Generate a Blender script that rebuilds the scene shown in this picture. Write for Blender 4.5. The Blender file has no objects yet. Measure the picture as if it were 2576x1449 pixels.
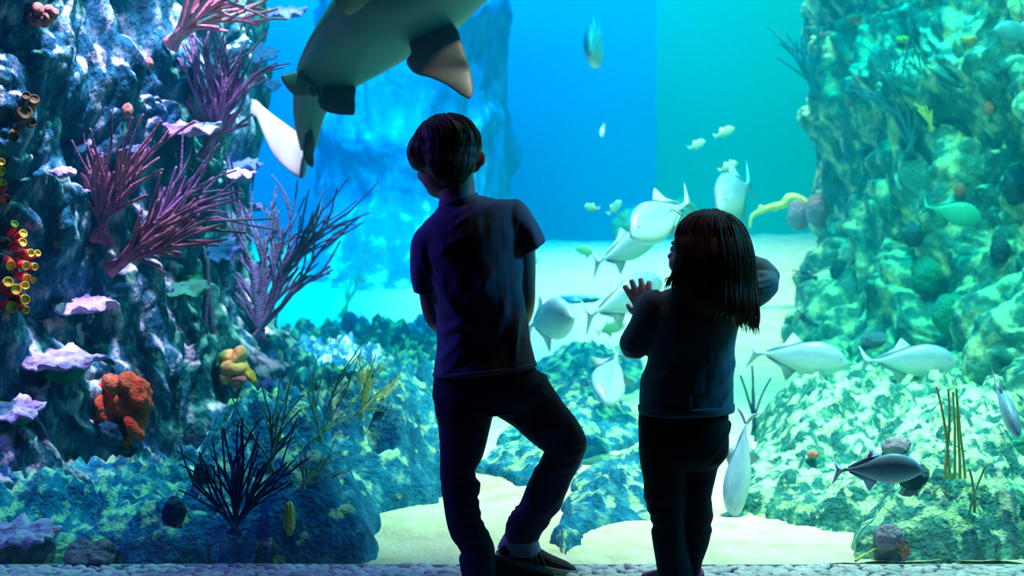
import bpy, bmesh, math, random
import numpy as np
from mathutils import Vector, Matrix, Euler
from mathutils.bvhtree import BVHTree

random.seed(7)
rng = np.random.default_rng(7)
S = bpy.context.scene
COL = S.collection

# ------------------------------------------------------------------ camera
F, CX, CY, H = 3539.0, 1288.0, 724.5, 1.03
TH = math.radians(3.62)
cd = bpy.data.cameras.new('camera')
cam = bpy.data.objects.new('camera', cd); COL.objects.link(cam)
cam.location = (0, 0, H); cam.rotation_euler = (math.pi/2 - TH, 0, 0)
cd.sensor_width = 36.0; cd.lens = 36.0*F/2576.0
cd.clip_start = 0.05; cd.clip_end = 200
cd.dof.use_dof = True; cd.dof.focus_distance = 3.85; cd.dof.aperture_fstop = 3.2
S.camera = cam

# ------------------------------------------------------------------ world, light, exposure
S.view_settings.view_transform = 'Standard'; S.view_settings.look = 'None'
S.view_settings.gamma = 1.0; S.view_settings.use_curve_mapping = False
S.view_settings.exposure = 0.08
S.cycles.max_bounces = 5; S.cycles.diffuse_bounces = 2; S.cycles.glossy_bounces = 2
S.cycles.transmission_bounces = 3; S.cycles.volume_bounces = 0; S.cycles.transparent_max_bounces = 8
S.cycles.caustics_reflective = False; S.cycles.caustics_refractive = False
S.cycles.sample_clamp_indirect = 4.0
S.cycles.use_denoising = True; S.cycles.use_adaptive_sampling = True; S.cycles.adaptive_threshold = 0.03
w = bpy.data.worlds.new('world'); S.world = w; w.use_nodes = True
bg = w.node_tree.nodes['Background']
bg.inputs[0].default_value = (0.0, 0.20, 0.75, 1); bg.inputs[1].default_value = 0.55   # blue ambient fill added through the open top of the tank


def area(name, loc, target, size, color, power, size_y=None, spread=180):
    l = bpy.data.lights.new(name, 'AREA'); l.color = color; l.energy = power
    l.shape = 'RECTANGLE'; l.size = size; l.size_y = size_y or size; l.spread = math.radians(spread)
    o = bpy.data.objects.new(name, l); COL.objects.link(o); o.location = loc
    d = Vector(target) - Vector(loc); o.rotation_euler = d.to_track_quat('-Z', 'Y').to_euler()
    return o


def spot(name, loc, target, color, power, angle=70, blend=0.6, radius=0.1):
    l = bpy.data.lights.new(name, 'SPOT'); l.color = color; l.energy = power
    l.spot_size = math.radians(angle); l.spot_blend = blend; l.shadow_soft_size = radius
    o = bpy.data.objects.new(name, l); COL.objects.link(o); o.location = loc
    d = Vector(target) - Vector(loc); o.rotation_euler = d.to_track_quat('-Z', 'Y').to_euler()
    return o


# lamps over the tank, with added fills and a spot for the shark tail
spot('tank_light', (-0.9, 4.25, 4.3), (-1.75, 4.9, 2.2), (0.72, 0.52, 1.0), 2300, 44, 0.5, 0.05)
spot('tank_light', (-0.3, 5.3, 4.3), (-1.35, 5.6, 0.7), (0.22, 1.0, 0.85), 640, 56, 0.6, 0.05)
spot('tank_light', (1.0, 4.4, 4.3), (0.75, 5.4, 0.0), (1.0, 1.0, 0.84), 1150, 52, 0.9, 0.1)
spot('tank_light', (1.6, 4.25, 4.3), (2.0, 5.6, 0.2), (0.35, 1.0, 0.50), 600, 75, 0.7, 0.06)
spot('tank_light', (1.2, 8.8, 4.6), (1.35, 9.6, 0.3), (1.0, 0.92, 0.50), 950, 62, 0.9, 0.2)
spot('tank_light', (-0.75, 5.0, 4.2), (-1.0, 6.1, 1.30), (0.88, 0.68, 1.0), 2300, 15, 0.6, 0.05)  # added narrow spot to brighten the shark's tail fin
area('tank_light', (-1.2, 12.0, 4.7), (-0.8, 14.2, 1.4), 4.0, (0.0, 0.29, 1.0), 380, 0.6)
area('tank_light', (2.6, 11.8, 4.7), (2.6, 13.8, 1.2), 2.4, (0.0, 0.80, 0.36), 44, 0.6)
area('tank_light', (-1.0, 8.0, 4.7), (-0.9, 10.6, 0.6), 2.0, (0.0, 0.38, 1.0), 230, 1.5, 75)  # added blue fill aimed at the distant reef wall
area('tank_light', (1.5, 6.6, 4.7), (2.2, 7.6, 1.2), 2.0, (0.0, 0.80, 0.72), 150, 2.5, 110)  # added teal fill over the right cliff
# added lights: violet and blue rims on the children, warm on the hair
area('added_hall_light', (-2.4, 3.86, 2.2), (-0.2, 3.6, 0.6), 0.1, (0.16, 0.08, 1.0), 18, 0.5)
area('added_hall_light', (2.2, 3.86, 1.9), (0.3, 3.6, 0.8), 0.1, (0.02, 0.55, 1.0), 20, 0.5)
area('added_hall_light', (0.6, 3.78, 3.2), (0.5, 3.70, 0.8), 0.3, (1.0, 0.62, 0.46), 7, 0.2)


# ------------------------------------------------------------------ helpers
def ray(px, py):
    dx = (px-CX)/F; dz = -(py-CY)/F
    return Vector((dx, math.cos(TH)+dz*math.sin(TH), -math.sin(TH)+dz*math.cos(TH)))


def P(px, py, Y):
    """world point on the line of sight of a photo pixel, at distance Y in front of the camera"""
    d = ray(px, py); t = Y/d.y
    return Vector((d.x*t, Y, H+d.z*t))


def props(o, label=None, cat=None, group=None, kind=None):
    if label: o['label'] = label
    if cat: o['category'] = cat
    if group: o['group'] = group
    if kind: o['kind'] = kind
    return o


def empty(name, loc, label, cat, group=None):
    o = bpy.data.objects.new(name, None); COL.objects.link(o); o.location = loc
    o.empty_display_size = 0.1
    return props(o, label, cat, group)


def mesh_obj(name, v, f, mat, parent=None, smooth=True):
    me = bpy.data.meshes.new(name)
    me.from_pydata([tuple(p) for p in v], [], [tuple(q) for q in f]); me.update()
    return link_mesh(name, me, mat, parent, smooth)


def link_mesh(name, me, mat, parent=None, smooth=True):
    me.materials.clear()
    if mat: me.materials.append(mat)
    if smooth: me.polygons.foreach_set('use_smooth', [True]*len(me.polygons))
    o = bpy.data.objects.new(name, me); COL.objects.link(o)
    if parent:
        o.parent = parent
        bpy_local(o, parent)
    return o


def bpy_local(o, parent):
    """mesh was written in world space: store it relative to its unrotated parent chain"""
    off = Vector((0, 0, 0)); p = parent
    while p: off += p.location; p = p.parent
    n = len(o.data.vertices); a = np.empty(n*3)
    o.data.vertices.foreach_get('co', a); a = a.reshape(-1, 3) - np.array(off)
    o.data.vertices.foreach_set('co', a.ravel()); o.data.update()


class MB:
    def __init__(s): s.v = []; s.f = []
    def add(s, v, f):
        n = len(s.v); s.v.extend([tuple(p) for p in v]); s.f.extend([tuple(i+n for i in q) for q in f]); return s
    def build(s, name, mat, parent=None, smooth=True): return mesh_obj(name, s.v, s.f, mat, parent, smooth)


def crom(pts, n):
    """Catmull-Rom through the rows of an array, n samples per span"""
    p = np.array(pts, float); p = np.vstack([2*p[0]-p[1], p, 2*p[-1]-p[-2]]); out = []
    for i in range(1, len(p)-2):
        for k in range(n):
            t = k/n
            out.append(0.5*((2*p[i]) + (-p[i-1]+p[i+1])*t + (2*p[i-1]-5*p[i]+4*p[i+1]-p[i+2])*t*t + (-p[i-1]+3*p[i]-3*p[i+1]+p[i+2])*t**3))
    out.append(p[-2]); return np.array(out)


def loft(rings, seg=24, n=3, ex=2.0, cap=True):
    """rings: (centre, half-width vector, half-depth vector); superellipse sections"""
    a = crom([list(c)+list(A)+list(B) for c, A, B in rings], n)
    th = np.linspace(0, 2*np.pi, seg, endpoint=False)
    ct, st = np.cos(th), np.sin(th)
    ct = np.sign(ct)*np.abs(ct)**(2/ex); st = np.sign(st)*np.abs(st)**(2/ex)
    v = (a[:, None, 0:3] + ct[None, :, None]*a[:, None, 3:6] + st[None, :, None]*a[:, None, 6:9]).reshape(-1, 3)
    m = len(a); f = []
    for i in range(m-1):
        for j in range(seg):
            k = (j+1) % seg
            f.append((i*seg+j, i*seg+k, (i+1)*seg+k, (i+1)*seg+j))
    v = [tuple(p) for p in v]
    if cap:
        v.append(tuple(a[0, :3])); v.append(tuple(a[-1, :3])); b = m*seg
        for j in range(seg):
            k = (j+1) % seg
            f.append((k, j, b)); f.append(((m-1)*seg+j, (m-1)*seg+k, b+1))
    return v, f


def tube(pts, radii, seg=6, n=2):
    pts = [Vector(p) for p in pts]; rings = []
    up = Vector((0.13, 0.31, 0.94))
    for i, p in enumerate(pts):
        t = (pts[min(i+1, len(pts)-1)] - pts[max(i-1, 0)])
        if t.length < 1e-9: t = Vector((0, 0, 1))
        t.normalize(); a = t.cross(up)
        if a.length < 1e-3: a = t.cross(Vector((1, 0, 0)))
        a.normalize(); b = t.cross(a)
        r = radii[i] if hasattr(radii, '__len__') else radii
        rings.append((p, a*r, b*r))
    return loft(rings, seg, n)


def ball(c, rx, ry=None, rz=None, seg=16, rings=10, M=None):
    ry = ry or rx; rz = rz or rx; v = []; f = []
    for i in range(rings+1):
        ph = math.pi*i/rings
        for j in range(seg):
            t = 2*math.pi*j/seg
            p = Vector((rx*math.sin(ph)*math.cos(t), ry*math.sin(ph)*math.sin(t), rz*math.cos(ph)))
            if M: p = M @ p
            v.append(p+Vector(c))
    for i in range(rings):
        for j in range(seg):
            k = (j+1) % seg
            f.append((i*seg+j, (i+1)*seg+j, (i+1)*seg+k, i*seg+k))
    return v, f


def box(x0, x1, y0, y1, z0, z1):
    v = [(x, y, z) for z in (z0, z1) for y in (y0, y1) for x in (x0, x1)]
    return v, [(0, 2, 3, 1), (4, 5, 7, 6), (0, 1, 5, 4), (2, 6, 7, 3), (0, 4, 6, 2), (1, 3, 7, 5)]


def remesh(mb, voxel, smooth=2, name='tmp'):
    """melt overlapping closed pieces into one continuous skin; returns a mesh"""
    me = bpy.data.meshes.new(name); me.from_pydata(mb.v, [], mb.f); me.update()
    o = bpy.data.objects.new(name, me); COL.objects.link(o)
    m = o.modifiers.new('r', 'REMESH'); m.mode = 'VOXEL'; m.voxel_size = voxel; m.adaptivity = 0
    if smooth:
        s = o.modifiers.new('s', 'SMOOTH'); s.factor = 0.5; s.iterations = smooth
    dg = bpy.context.evaluated_depsgraph_get()
    out = bpy.data.meshes.new_from_object(o.evaluated_get(dg))
    bpy.data.objects.remove(o); bpy.data.meshes.remove(me)
    return out


def co(me):
    a = np.empty(len(me.vertices)*3); me.vertices.foreach_get('co', a); return a.reshape(-1, 3)


def nor(me):
    a = np.empty(len(me.vertices)*3); me.vertex_normals.foreach_get('vector', a); return a.reshape(-1, 3)


def setco(me, a): me.vertices.foreach_set('co', np.ascontiguousarray(a).ravel()); me.update()


# ---- numpy noise
def _h(i, j, k, s):
    n = (i*73856093) ^ (j*19349663) ^ (k*83492791) ^ (s*2654435761)
    n = (n ^ (n >> 13))*1274126177 & 0xffffffff
    n = (n ^ (n >> 16))*2246822519 & 0xffffffff
    return ((n ^ (n >> 15)) & 0xffffff)/float(0xffffff)


def vnoise(p, s=0):
    p = np.asarray(p, float); i = np.floor(p).astype(np.int64); f = p-i; f = f*f*(3-2*f); r = 0
    for a in (0, 1):
        for b in (0, 1):
            for c in (0, 1):
                wgt = (f[:, 0] if a else 1-f[:, 0])*(f[:, 1] if b else 1-f[:, 1])*(f[:, 2] if c else 1-f[:, 2])
                r = r + wgt*_h(i[:, 0]+a, i[:, 1]+b, i[:, 2]+c, s)
    return r*2-1


def fbm(p, oct=4, s=0, gain=0.5):
    r = 0; a = 1.0; p = np.array(p, float)
    for o in range(oct):
        r = r+a*vnoise(p, s+o); p = p*2.03+17.1; a *= gain
    return r


def worley(p, s=0):
    """distance to the nearest feature point (F1)"""
    p = np.asarray(p, float); i = np.floor(p).astype(np.int64); best = np.full(len(p), 9.0)
    for a in (-1, 0, 1):
        for b in (-1, 0, 1):
            for c in (-1, 0, 1):
                q = i+np.array([a, b, c])
                d = 0
                for k in range(3):
                    d = d+(q[:, k]+_h(q[:, 0], q[:, 1], q[:, 2], s+11*k)-p[:, k])**2
                best = np.minimum(best, d)
    return np.sqrt(best)


# ------------------------------------------------------------------ materials
def mat(name, color, rough=0.6, spec=0.3, metal=0.0, sheen=0.0):
    m = bpy.data.materials.new(name); m.use_nodes = True
    b = m.node_tree.nodes['Principled BSDF']
    b.inputs['Base Color'].default_value = (*color, 1); b.inputs['Roughness'].default_value = rough
    b.inputs['Specular IOR Level'].default_value = spec; b.inputs['Metallic'].default_value = metal
    b.inputs['Sheen Weight'].default_value = sheen
    return m


def N(m, t, **kw):
    n = m.node_tree.nodes.new(t)
    for k, v in kw.items(): setattr(n, k, v)
    return n


def L(m, a, b): m.node_tree.links.new(a, b)


def mottle(name, cols, scale=8.0, rough=0.8, bump=0.0, bscale=40.0, stretch=(1, 1, 1), spec=0.2, pos=None, dust=None, bdist=0.02, detail=5):
    """noise-coloured surface; dust = (colour, amount): pale sediment lying on what faces up"""
    m = mat(name, cols[0], rough, spec); nt = m.node_tree; b = nt.nodes['Principled BSDF']
    tc = N(m, 'ShaderNodeTexCoord'); mp = N(m, 'ShaderNodeMapping'); mp.inputs['Scale'].default_value = stretch
    L(m, tc.outputs['Object'], mp.inputs['Vector'])
    nz = N(m, 'ShaderNodeTexNoise'); nz.inputs['Scale'].default_value = scale; nz.inputs['Detail'].default_value = detail
    nz.inputs['Roughness'].default_value = 0.6
    L(m, mp.outputs[0], nz.inputs['Vector'])
    cr = N(m, 'ShaderNodeValToRGB'); L(m, nz.outputs['Fac'], cr.inputs[0])
    pos = pos or [0.3+0.4*i/(len(cols)-1) for i in range(len(cols))]
    e = cr.color_ramp.elements
    while len(e) < len(cols): e.new(0.5)
    for i, c in enumerate(cols): e[i].position = pos[i]; e[i].color = (*c, 1)
    out = cr.outputs[0]
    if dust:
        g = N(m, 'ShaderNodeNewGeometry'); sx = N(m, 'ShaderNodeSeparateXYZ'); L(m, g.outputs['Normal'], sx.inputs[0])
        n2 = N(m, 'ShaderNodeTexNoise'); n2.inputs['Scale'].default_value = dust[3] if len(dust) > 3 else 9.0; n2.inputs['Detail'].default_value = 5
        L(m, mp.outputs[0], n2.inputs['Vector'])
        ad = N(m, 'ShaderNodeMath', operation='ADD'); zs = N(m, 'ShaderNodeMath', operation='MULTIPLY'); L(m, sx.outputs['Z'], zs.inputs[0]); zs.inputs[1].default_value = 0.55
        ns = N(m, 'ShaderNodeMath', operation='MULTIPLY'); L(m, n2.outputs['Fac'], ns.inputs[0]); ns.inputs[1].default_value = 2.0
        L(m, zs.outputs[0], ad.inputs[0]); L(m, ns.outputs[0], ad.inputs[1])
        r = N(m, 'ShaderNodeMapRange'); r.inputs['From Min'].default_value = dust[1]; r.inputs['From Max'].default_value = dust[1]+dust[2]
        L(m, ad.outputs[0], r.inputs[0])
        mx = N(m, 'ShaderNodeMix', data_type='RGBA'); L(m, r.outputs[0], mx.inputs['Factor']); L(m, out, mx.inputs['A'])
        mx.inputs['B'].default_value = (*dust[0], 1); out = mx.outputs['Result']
    L(m, out, b.inputs['Base Color'])
    if bump:
        n3 = N(m, 'ShaderNodeTexNoise'); n3.inputs['Scale'].default_value = bscale; n3.inputs['Detail'].default_value = 4
        L(m, mp.outputs[0], n3.inputs['Vector'])
        bp = N(m, 'ShaderNodeBump'); bp.inputs['Strength'].default_value = bump; bp.inputs['Distance'].default_value = bdist
        L(m, n3.outputs['Fac'], bp.inputs['Height']); L(m, bp.outputs[0], b.inputs['Normal'])
    return m


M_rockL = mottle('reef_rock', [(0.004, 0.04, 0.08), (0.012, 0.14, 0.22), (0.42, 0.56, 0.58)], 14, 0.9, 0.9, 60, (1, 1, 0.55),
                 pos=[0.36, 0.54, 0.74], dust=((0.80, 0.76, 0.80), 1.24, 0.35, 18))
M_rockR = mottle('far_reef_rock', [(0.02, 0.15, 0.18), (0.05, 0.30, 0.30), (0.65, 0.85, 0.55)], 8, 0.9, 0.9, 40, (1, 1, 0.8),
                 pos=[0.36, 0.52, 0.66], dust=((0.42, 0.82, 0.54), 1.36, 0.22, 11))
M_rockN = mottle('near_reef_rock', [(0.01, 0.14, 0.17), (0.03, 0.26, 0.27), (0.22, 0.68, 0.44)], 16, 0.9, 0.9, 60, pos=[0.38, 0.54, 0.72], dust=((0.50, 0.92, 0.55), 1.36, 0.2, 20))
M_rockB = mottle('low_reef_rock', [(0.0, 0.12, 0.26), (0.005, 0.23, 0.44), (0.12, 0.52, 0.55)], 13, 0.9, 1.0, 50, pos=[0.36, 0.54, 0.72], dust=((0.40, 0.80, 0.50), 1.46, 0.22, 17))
M_rockC = mottle('hazed_reef_rock', [(0.0, 0.22, 0.46), (0.005, 0.32, 0.58), (0.12, 0.52, 0.60)], 9, 0.9, 0.8, 30, (1, 1, 0.5),
                 pos=[0.36, 0.54, 0.72], dust=((0.45, 0.85, 0.65), 1.42, 0.3, 9))  # water haze put into the rock colour: blue and low in contrast
M_sand = mottle('sand', [(0.60, 0.60, 0.40), (0.80, 0.78, 0.56), (0.88, 0.86, 0.68)], 9, 0.95, 0.5, 70)
M_wall = mottle('painted_tank_wall', [(0.06, 0.55, 0.85), (0.07, 0.58, 0.88)], 0.6, 0.9)
M_wallg = mottle('painted_tank_wall_green', [(0.05, 0.72, 0.46), (0.06, 0.76, 0.50)], 0.6, 0.9)
M_black = mat('black_paint', (0.01, 0.01, 0.012), 0.9, 0.1)


# ------------------------------------------------------------------ the setting
def structure(o): o['kind'] = 'structure'; return o


GY = 3.905     # plane of the glass

# glass pane: clear with a faint reflection
m = bpy.data.materials.new('viewing_glass'); m.use_nodes = True; nt = m.node_tree; nt.nodes.clear()
out = N(m, 'ShaderNodeOutputMaterial'); tr = N(m, 'ShaderNodeBsdfTransparent'); gl = N(m, 'ShaderNodeBsdfGlossy')
tr.inputs[0].default_value = (0.97, 0.99, 1, 1); gl.inputs['Roughness'].default_value = 0.02
mx = N(m, 'ShaderNodeMixShader'); mx.inputs[0].default_value = 0.025
L(m, tr.outputs[0], mx.inputs[1]); L(m, gl.outputs[0], mx.inputs[2]); L(m, mx.outputs[0], out.inputs[0])
b = MB(); b.add(*box(-3.4, 3.4, GY, GY+0.03, -0.02, 3.4))
structure(b.build('window_1', m, smooth=False))

# water
m = bpy.data.materials.new('water'); m.use_nodes = True; nt = m.node_tree; nt.nodes.clear()
out = N(m, 'ShaderNodeOutputMaterial'); sc = N(m, 'ShaderNodeVolumeScatter'); ab = N(m, 'ShaderNodeVolumeAbsorption')
sc.inputs['Color'].default_value = (0.0, 0.60, 1.0, 1); sc.inputs['Density'].default_value = 0.05; sc.inputs['Anisotropy'].default_value = 0.0
ab.inputs['Color'].default_value = (0.45, 1.0, 0.95, 1); ab.inputs['Density'].default_value = 0.12
ads = N(m, 'ShaderNodeAddShader'); L(m, sc.outputs[0], ads.inputs[0]); L(m, ab.outputs[0], ads.inputs[1]); L(m, ads.outputs[0], out.inputs['Volume'])
b = MB(); b.add(*box(-5, 6, GY+0.031, 15.5, -0.6, 4.0))
structure(b.build('water', m, smooth=False))

# hall: dark floor, walls, ceiling round the visitors
b = MB(); b.add(*box(-6, 7, -3, GY-0.55, -0.1, -0.012)); structure(b.build('floor', M_black, smooth=False))
b = MB(); b.add(*box(-6, 7, -3.1, -3, -0.1, 5.2)); structure(b.build('wall_back', M_black, smooth=False))
b = MB(); b.add(*box(-6.1, -6, -3.1, GY+0.03, -0.1, 5.2)); structure(b.build('wall_left', M_black, smooth=False))
b = MB(); b.add(*box(7, 7.1, -3.1, GY+0.03, -0.1, 5.2)); structure(b.build('wall_right', M_black, smooth=False))
b = MB(); b.add(*box(-6, 7, -3.1, GY-0.1, 3.4, 3.5)); structure(b.build('ceiling', M_black, smooth=False))
b = MB(); b.add(*box(-6, 7, GY-0.1, GY, 3.0, 5.2)); b.add(*box(-6, -3.4, GY-0.1, GY+0.03, -0.1, 3.0)); b.add(*box(3.4, 7, GY-0.1, GY+0.03, -0.1, 3.0))
structure(b.build('wall_front', M_black, smooth=False))

# pebble kerb under the glass
M_peb = mottle('pebbles', [(0.42, 0.42, 0.48), (0.66, 0.64, 0.70), (0.85, 0.83, 0.86)], 9, 0.45, 0.3, 60, spec=0.5)
M_mort = mat('mortar', (0.10, 0.10, 0.12), 0.9)
b = MB(); b.add(*box(-6, 7, GY-0.55, GY, -0.1, -0.012)); kerb = structure(b.build('trim_1', M_mort, smooth=False))
b = MB(); pr = random.Random(3); y = GY-0.01; row = 0
while y > GY-0.52:
    x = -2.6+pr.random()*0.03
    while x < 2.7:
        a = pr.uniform(0.017, 0.036); c = pr.uniform(0.010, 0.019)
        v, f = ball((x, y+pr.uniform(-.006, .006), -0.006+pr.uniform(-.004, .004)), a, c, pr.uniform(0.007, 0.014), 10, 6, Euler((pr.uniform(-.35, .35), pr.uniform(-.3, .3), pr.uniform(-.7, .7))).to_matrix())
        b.add(v, f); x += a*pr.uniform(1.25, 1.8)
    y -= pr.uniform(0.016, 0.022)
p = b.build('pebble_surface', M_peb, kerb); p['kind'] = 'stuff'
b = MB(); b.add(*box(-3.4, 3.4, GY-0.006, GY-0.0005, -0.012, 0.004)); structure(b.build('trim_2', mat('glazing_seal', (0.55, 0.65, 0.7), 0.5), smooth=False))


# tank walls
def wall_strip(name, pts, z0, z1, mt):
    b = MB()
    for (x0, y0), (x1, y1) in zip(pts[:-1], pts[1:]):
        d = Vector((x1-x0, y1-y0)); n = Vector((-d.y, d.x)).normalized()*0.1
        v = [(x0, y0, z0), (x1, y1, z0), (x1+n.x, y1+n.y, z0), (x0+n.x, y0+n.y, z0)]
        v += [(a, c, z1) for a, c, _ in v]
        b.add(v, [(0, 3, 2, 1), (4, 5, 6, 7), (0, 1, 5, 4), (1, 2, 6, 5), (2, 3, 7, 6), (3, 0, 4, 7)])
    return structure(b.build(name, mt, smooth=False))


wall_strip('wall_rear', [(-4.6, 4.0), (-4.6, 13.2), (-3.2, 14.2), (1.45, 14.2)], -0.6, 5.0, M_wall)
wall_strip('wall_rear_right', [(1.45, 14.2), (3.6, 13.2), (5.6, 11.5), (5.6, 4.0)], -0.6, 5.0, M_wallg)


def sand_z(x, y):
    t = np.clip((y-6.8)/(12.0-6.8), 0, 1); t = t*t*(3-2*t)
    z = t*0.66
    z = z+np.clip((x-1.0)/1.5, 0, 1)*0.08*t
    return z-np.clip(y-12.2, 0, 2)*0.5


def grid_mesh(name, u, v, fn, mt, parent=None):
    """fn(U, V) -> x, y, z arrays over a grid"""
    U, V = np.meshgrid(u, v, indexing='ij'); p = fn(U.ravel(), V.ravel()); nu, nv = len(u), len(v)
    i = np.arange(nu*nv).reshape(nu, nv)
    q = np.stack([i[:-1, :-1], i[1:, :-1], i[1:, 1:], i[:-1, 1:]], -1).reshape(-1, 4)
    me = bpy.data.meshes.new(name); me.vertices.add(len(p)); me.vertices.foreach_set('co', p.ravel())
    me.loops.add(q.size); me.loops.foreach_set('vertex_index', q.ravel())
    me.polygons.add(len(q)); me.polygons.foreach_set('loop_start', np.arange(0, q.size, 4))
    me.update(); me.validate()
    return link_mesh(name, me, mt, parent)


def sand_fn(x, y):
    z = sand_z(x, y)+0.02*fbm(np.stack([x*1.6, y*1.3, x*0], 1), 4, 3)+0.006*fbm(np.stack([x*11, y*9, x*0], 1), 3, 9)
    return np.stack([x, y, z-0.005*(y < 4.3)], 1)


structure(grid_mesh('floor_sand', np.linspace(-4.5, 5.5, 260), np.concatenate([np.linspace(GY+0.035, 7, 150), np.linspace(7.05, 14, 100)]), sand_fn, M_sand))


# ------------------------------------------------------------------ reef rockwork
def cliff(name, path, z0, z1, nu, nv, mt, seed, amp, fs, lean, vstretch=0.55, label='', cat='reef rock', fine=1.0):
    pc = crom(path, 12); seglen = np.r_[0, np.cumsum(np.hypot(*np.diff(pc, axis=0).T))]
    def fn(u, v):
        s = u*seglen[-1]
        x = np.interp(s, seglen, pc[:, 0]); y = np.interp(s, seglen, pc[:, 1])
        e = 0.12
        tx = np.interp(s+e, seglen, pc[:, 0])-np.interp(s-e, seglen, pc[:, 0]); ty = np.interp(s+e, seglen, pc[:, 1])-np.interp(s-e, seglen, pc[:, 1])
        l = np.hypot(tx, ty)+1e-9; nx, ny = ty/l, -tx/l
        z = z0+(z1-z0)*v
        q = np.stack([x, y, z*vstretch], 1)
        wq = q*fs+0.35*np.stack([fbm(q*fs*1.3, 2, seed+40), fbm(q*fs*1.3, 2, seed+50), fbm(q*fs*1.3, 2, seed+60)], 1)
        big = 0.85-worley(wq*0.9, seed)**1.5; mid = 0.65-1.1*worley(wq*2.4, seed+5)**1.6; sm = 0.5-1.1*worley(wq*6.5, seed+9)**1.6; ti = 0.5-worley(wq*15, seed+13)**1.5
        d = amp*(1.0*big+0.5*mid+0.22*sm*fine+0.085*ti*fine)+amp*0.5*fbm(q*fs*0.6, 3, seed+70)
        ledge = amp*0.25*np.maximum(0, np.sin(z*5.5+2.2*fbm(q*0.8, 2, seed+90)))**3
        d = d+ledge+lean(z)
        zz = z+amp*0.35*mid+amp*0.12*sm
        return np.stack([x+nx*d, y+ny*d, zz], 1)
    o = grid_mesh(name, np.linspace(0, 1, nu), np.linspace(0, 1, nv), fn, mt)
    props(o, label, cat); return o


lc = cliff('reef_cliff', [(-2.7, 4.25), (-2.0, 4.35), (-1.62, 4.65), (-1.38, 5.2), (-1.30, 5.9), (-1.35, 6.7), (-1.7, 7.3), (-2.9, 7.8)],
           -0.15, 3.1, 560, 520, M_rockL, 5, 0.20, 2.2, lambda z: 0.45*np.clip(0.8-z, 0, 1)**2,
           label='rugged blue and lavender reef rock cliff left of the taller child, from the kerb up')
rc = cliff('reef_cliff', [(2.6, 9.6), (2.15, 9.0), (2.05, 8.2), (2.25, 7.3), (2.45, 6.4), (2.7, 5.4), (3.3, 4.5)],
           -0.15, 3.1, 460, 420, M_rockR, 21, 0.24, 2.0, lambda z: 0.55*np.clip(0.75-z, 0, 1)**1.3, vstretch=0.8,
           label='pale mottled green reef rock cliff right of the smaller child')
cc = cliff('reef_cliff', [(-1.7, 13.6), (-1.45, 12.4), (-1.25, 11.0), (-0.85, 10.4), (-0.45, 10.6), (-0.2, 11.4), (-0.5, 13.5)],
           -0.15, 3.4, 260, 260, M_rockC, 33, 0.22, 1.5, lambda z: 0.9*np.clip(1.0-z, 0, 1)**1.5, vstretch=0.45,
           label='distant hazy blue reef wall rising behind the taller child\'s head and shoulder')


def ground(px, py):
    d = ray(px, py); Y = 3.95
    for _ in range(400):
        p = P(px, py, Y)
        if p.z <= float(sand_z(np.array([p.x]), np.array([p.y]))[0]): break
        Y += 0.025
    return p


def rock_patch(poly, height, mt, seed, label, fs=3.0, res=0.02, soft=0.25, cat='reef rock'):
    """low rockwork on the sand inside an outline of ground points"""
    pts = np.array([(p.x, p.y) for p in (ground(*q) if len(q) == 2 else Vector(q) for q in poly)])
    x0, y0 = pts.min(0)-0.05; x1, y1 = pts.max(0)+0.05
    nx = int((x1-x0)/res)+2; ny = int((y1-y0)/(res*1.4))+2
    def fn(x, y):
        q = np.stack([x, y], 1); inside = np.zeros(len(q), bool); dist = np.full(len(q), 9.0)
        wq = q+0.05*np.stack([fbm(np.c_[q*4, q[:, :1]*0], 3, seed+1), fbm(np.c_[q*4, q[:, :1]*0+9], 3, seed+2)], 1)
        for a, c in zip(pts, np.roll(pts, -1, 0)):
            cond = ((a[1] > wq[:, 1]) != (c[1] > wq[:, 1])) & (wq[:, 0] < (c[0]-a[0])*(wq[:, 1]-a[1])/(c[1]-a[1]+1e-12)+a[0])
            inside ^= cond
            ab_ = c-a; t = np.clip(((wq-a)@ab_)/(ab_@ab_+1e-12), 0, 1)
            dist = np.minimum(dist, np.hypot(*(wq-(a+t[:, None]*ab_)).T))
        sd = np.where(inside, dist, -dist)
        t = np.clip(sd/soft, 0, 1)**0.7
        q3 = np.stack([x*fs, y*fs, x*0], 1)
        h = height*t*(0.45+0.6*(0.6-worley(q3, seed)**2)+0.55*(0.5-worley(q3*2.7, seed+3)**2)+0.30*(0.4-worley(q3*6, seed+6)**2)+0.14*(0.4-worley(q3*14, seed+7)**2)+0.3*fbm(q3*0.5, 2, seed+8))
        z = sand_z(x, y)+np.where(sd > 0, np.maximum(h, 0.0)+0.012*(t > 0.1), -0.10)
        return np.stack([x, y, z], 1)
    o = grid_mesh('reef_mound', np.linspace(x0, x1, nx), np.linspace(y0, y1, ny), fn, mt)
    props(o, label, cat); return o


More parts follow.
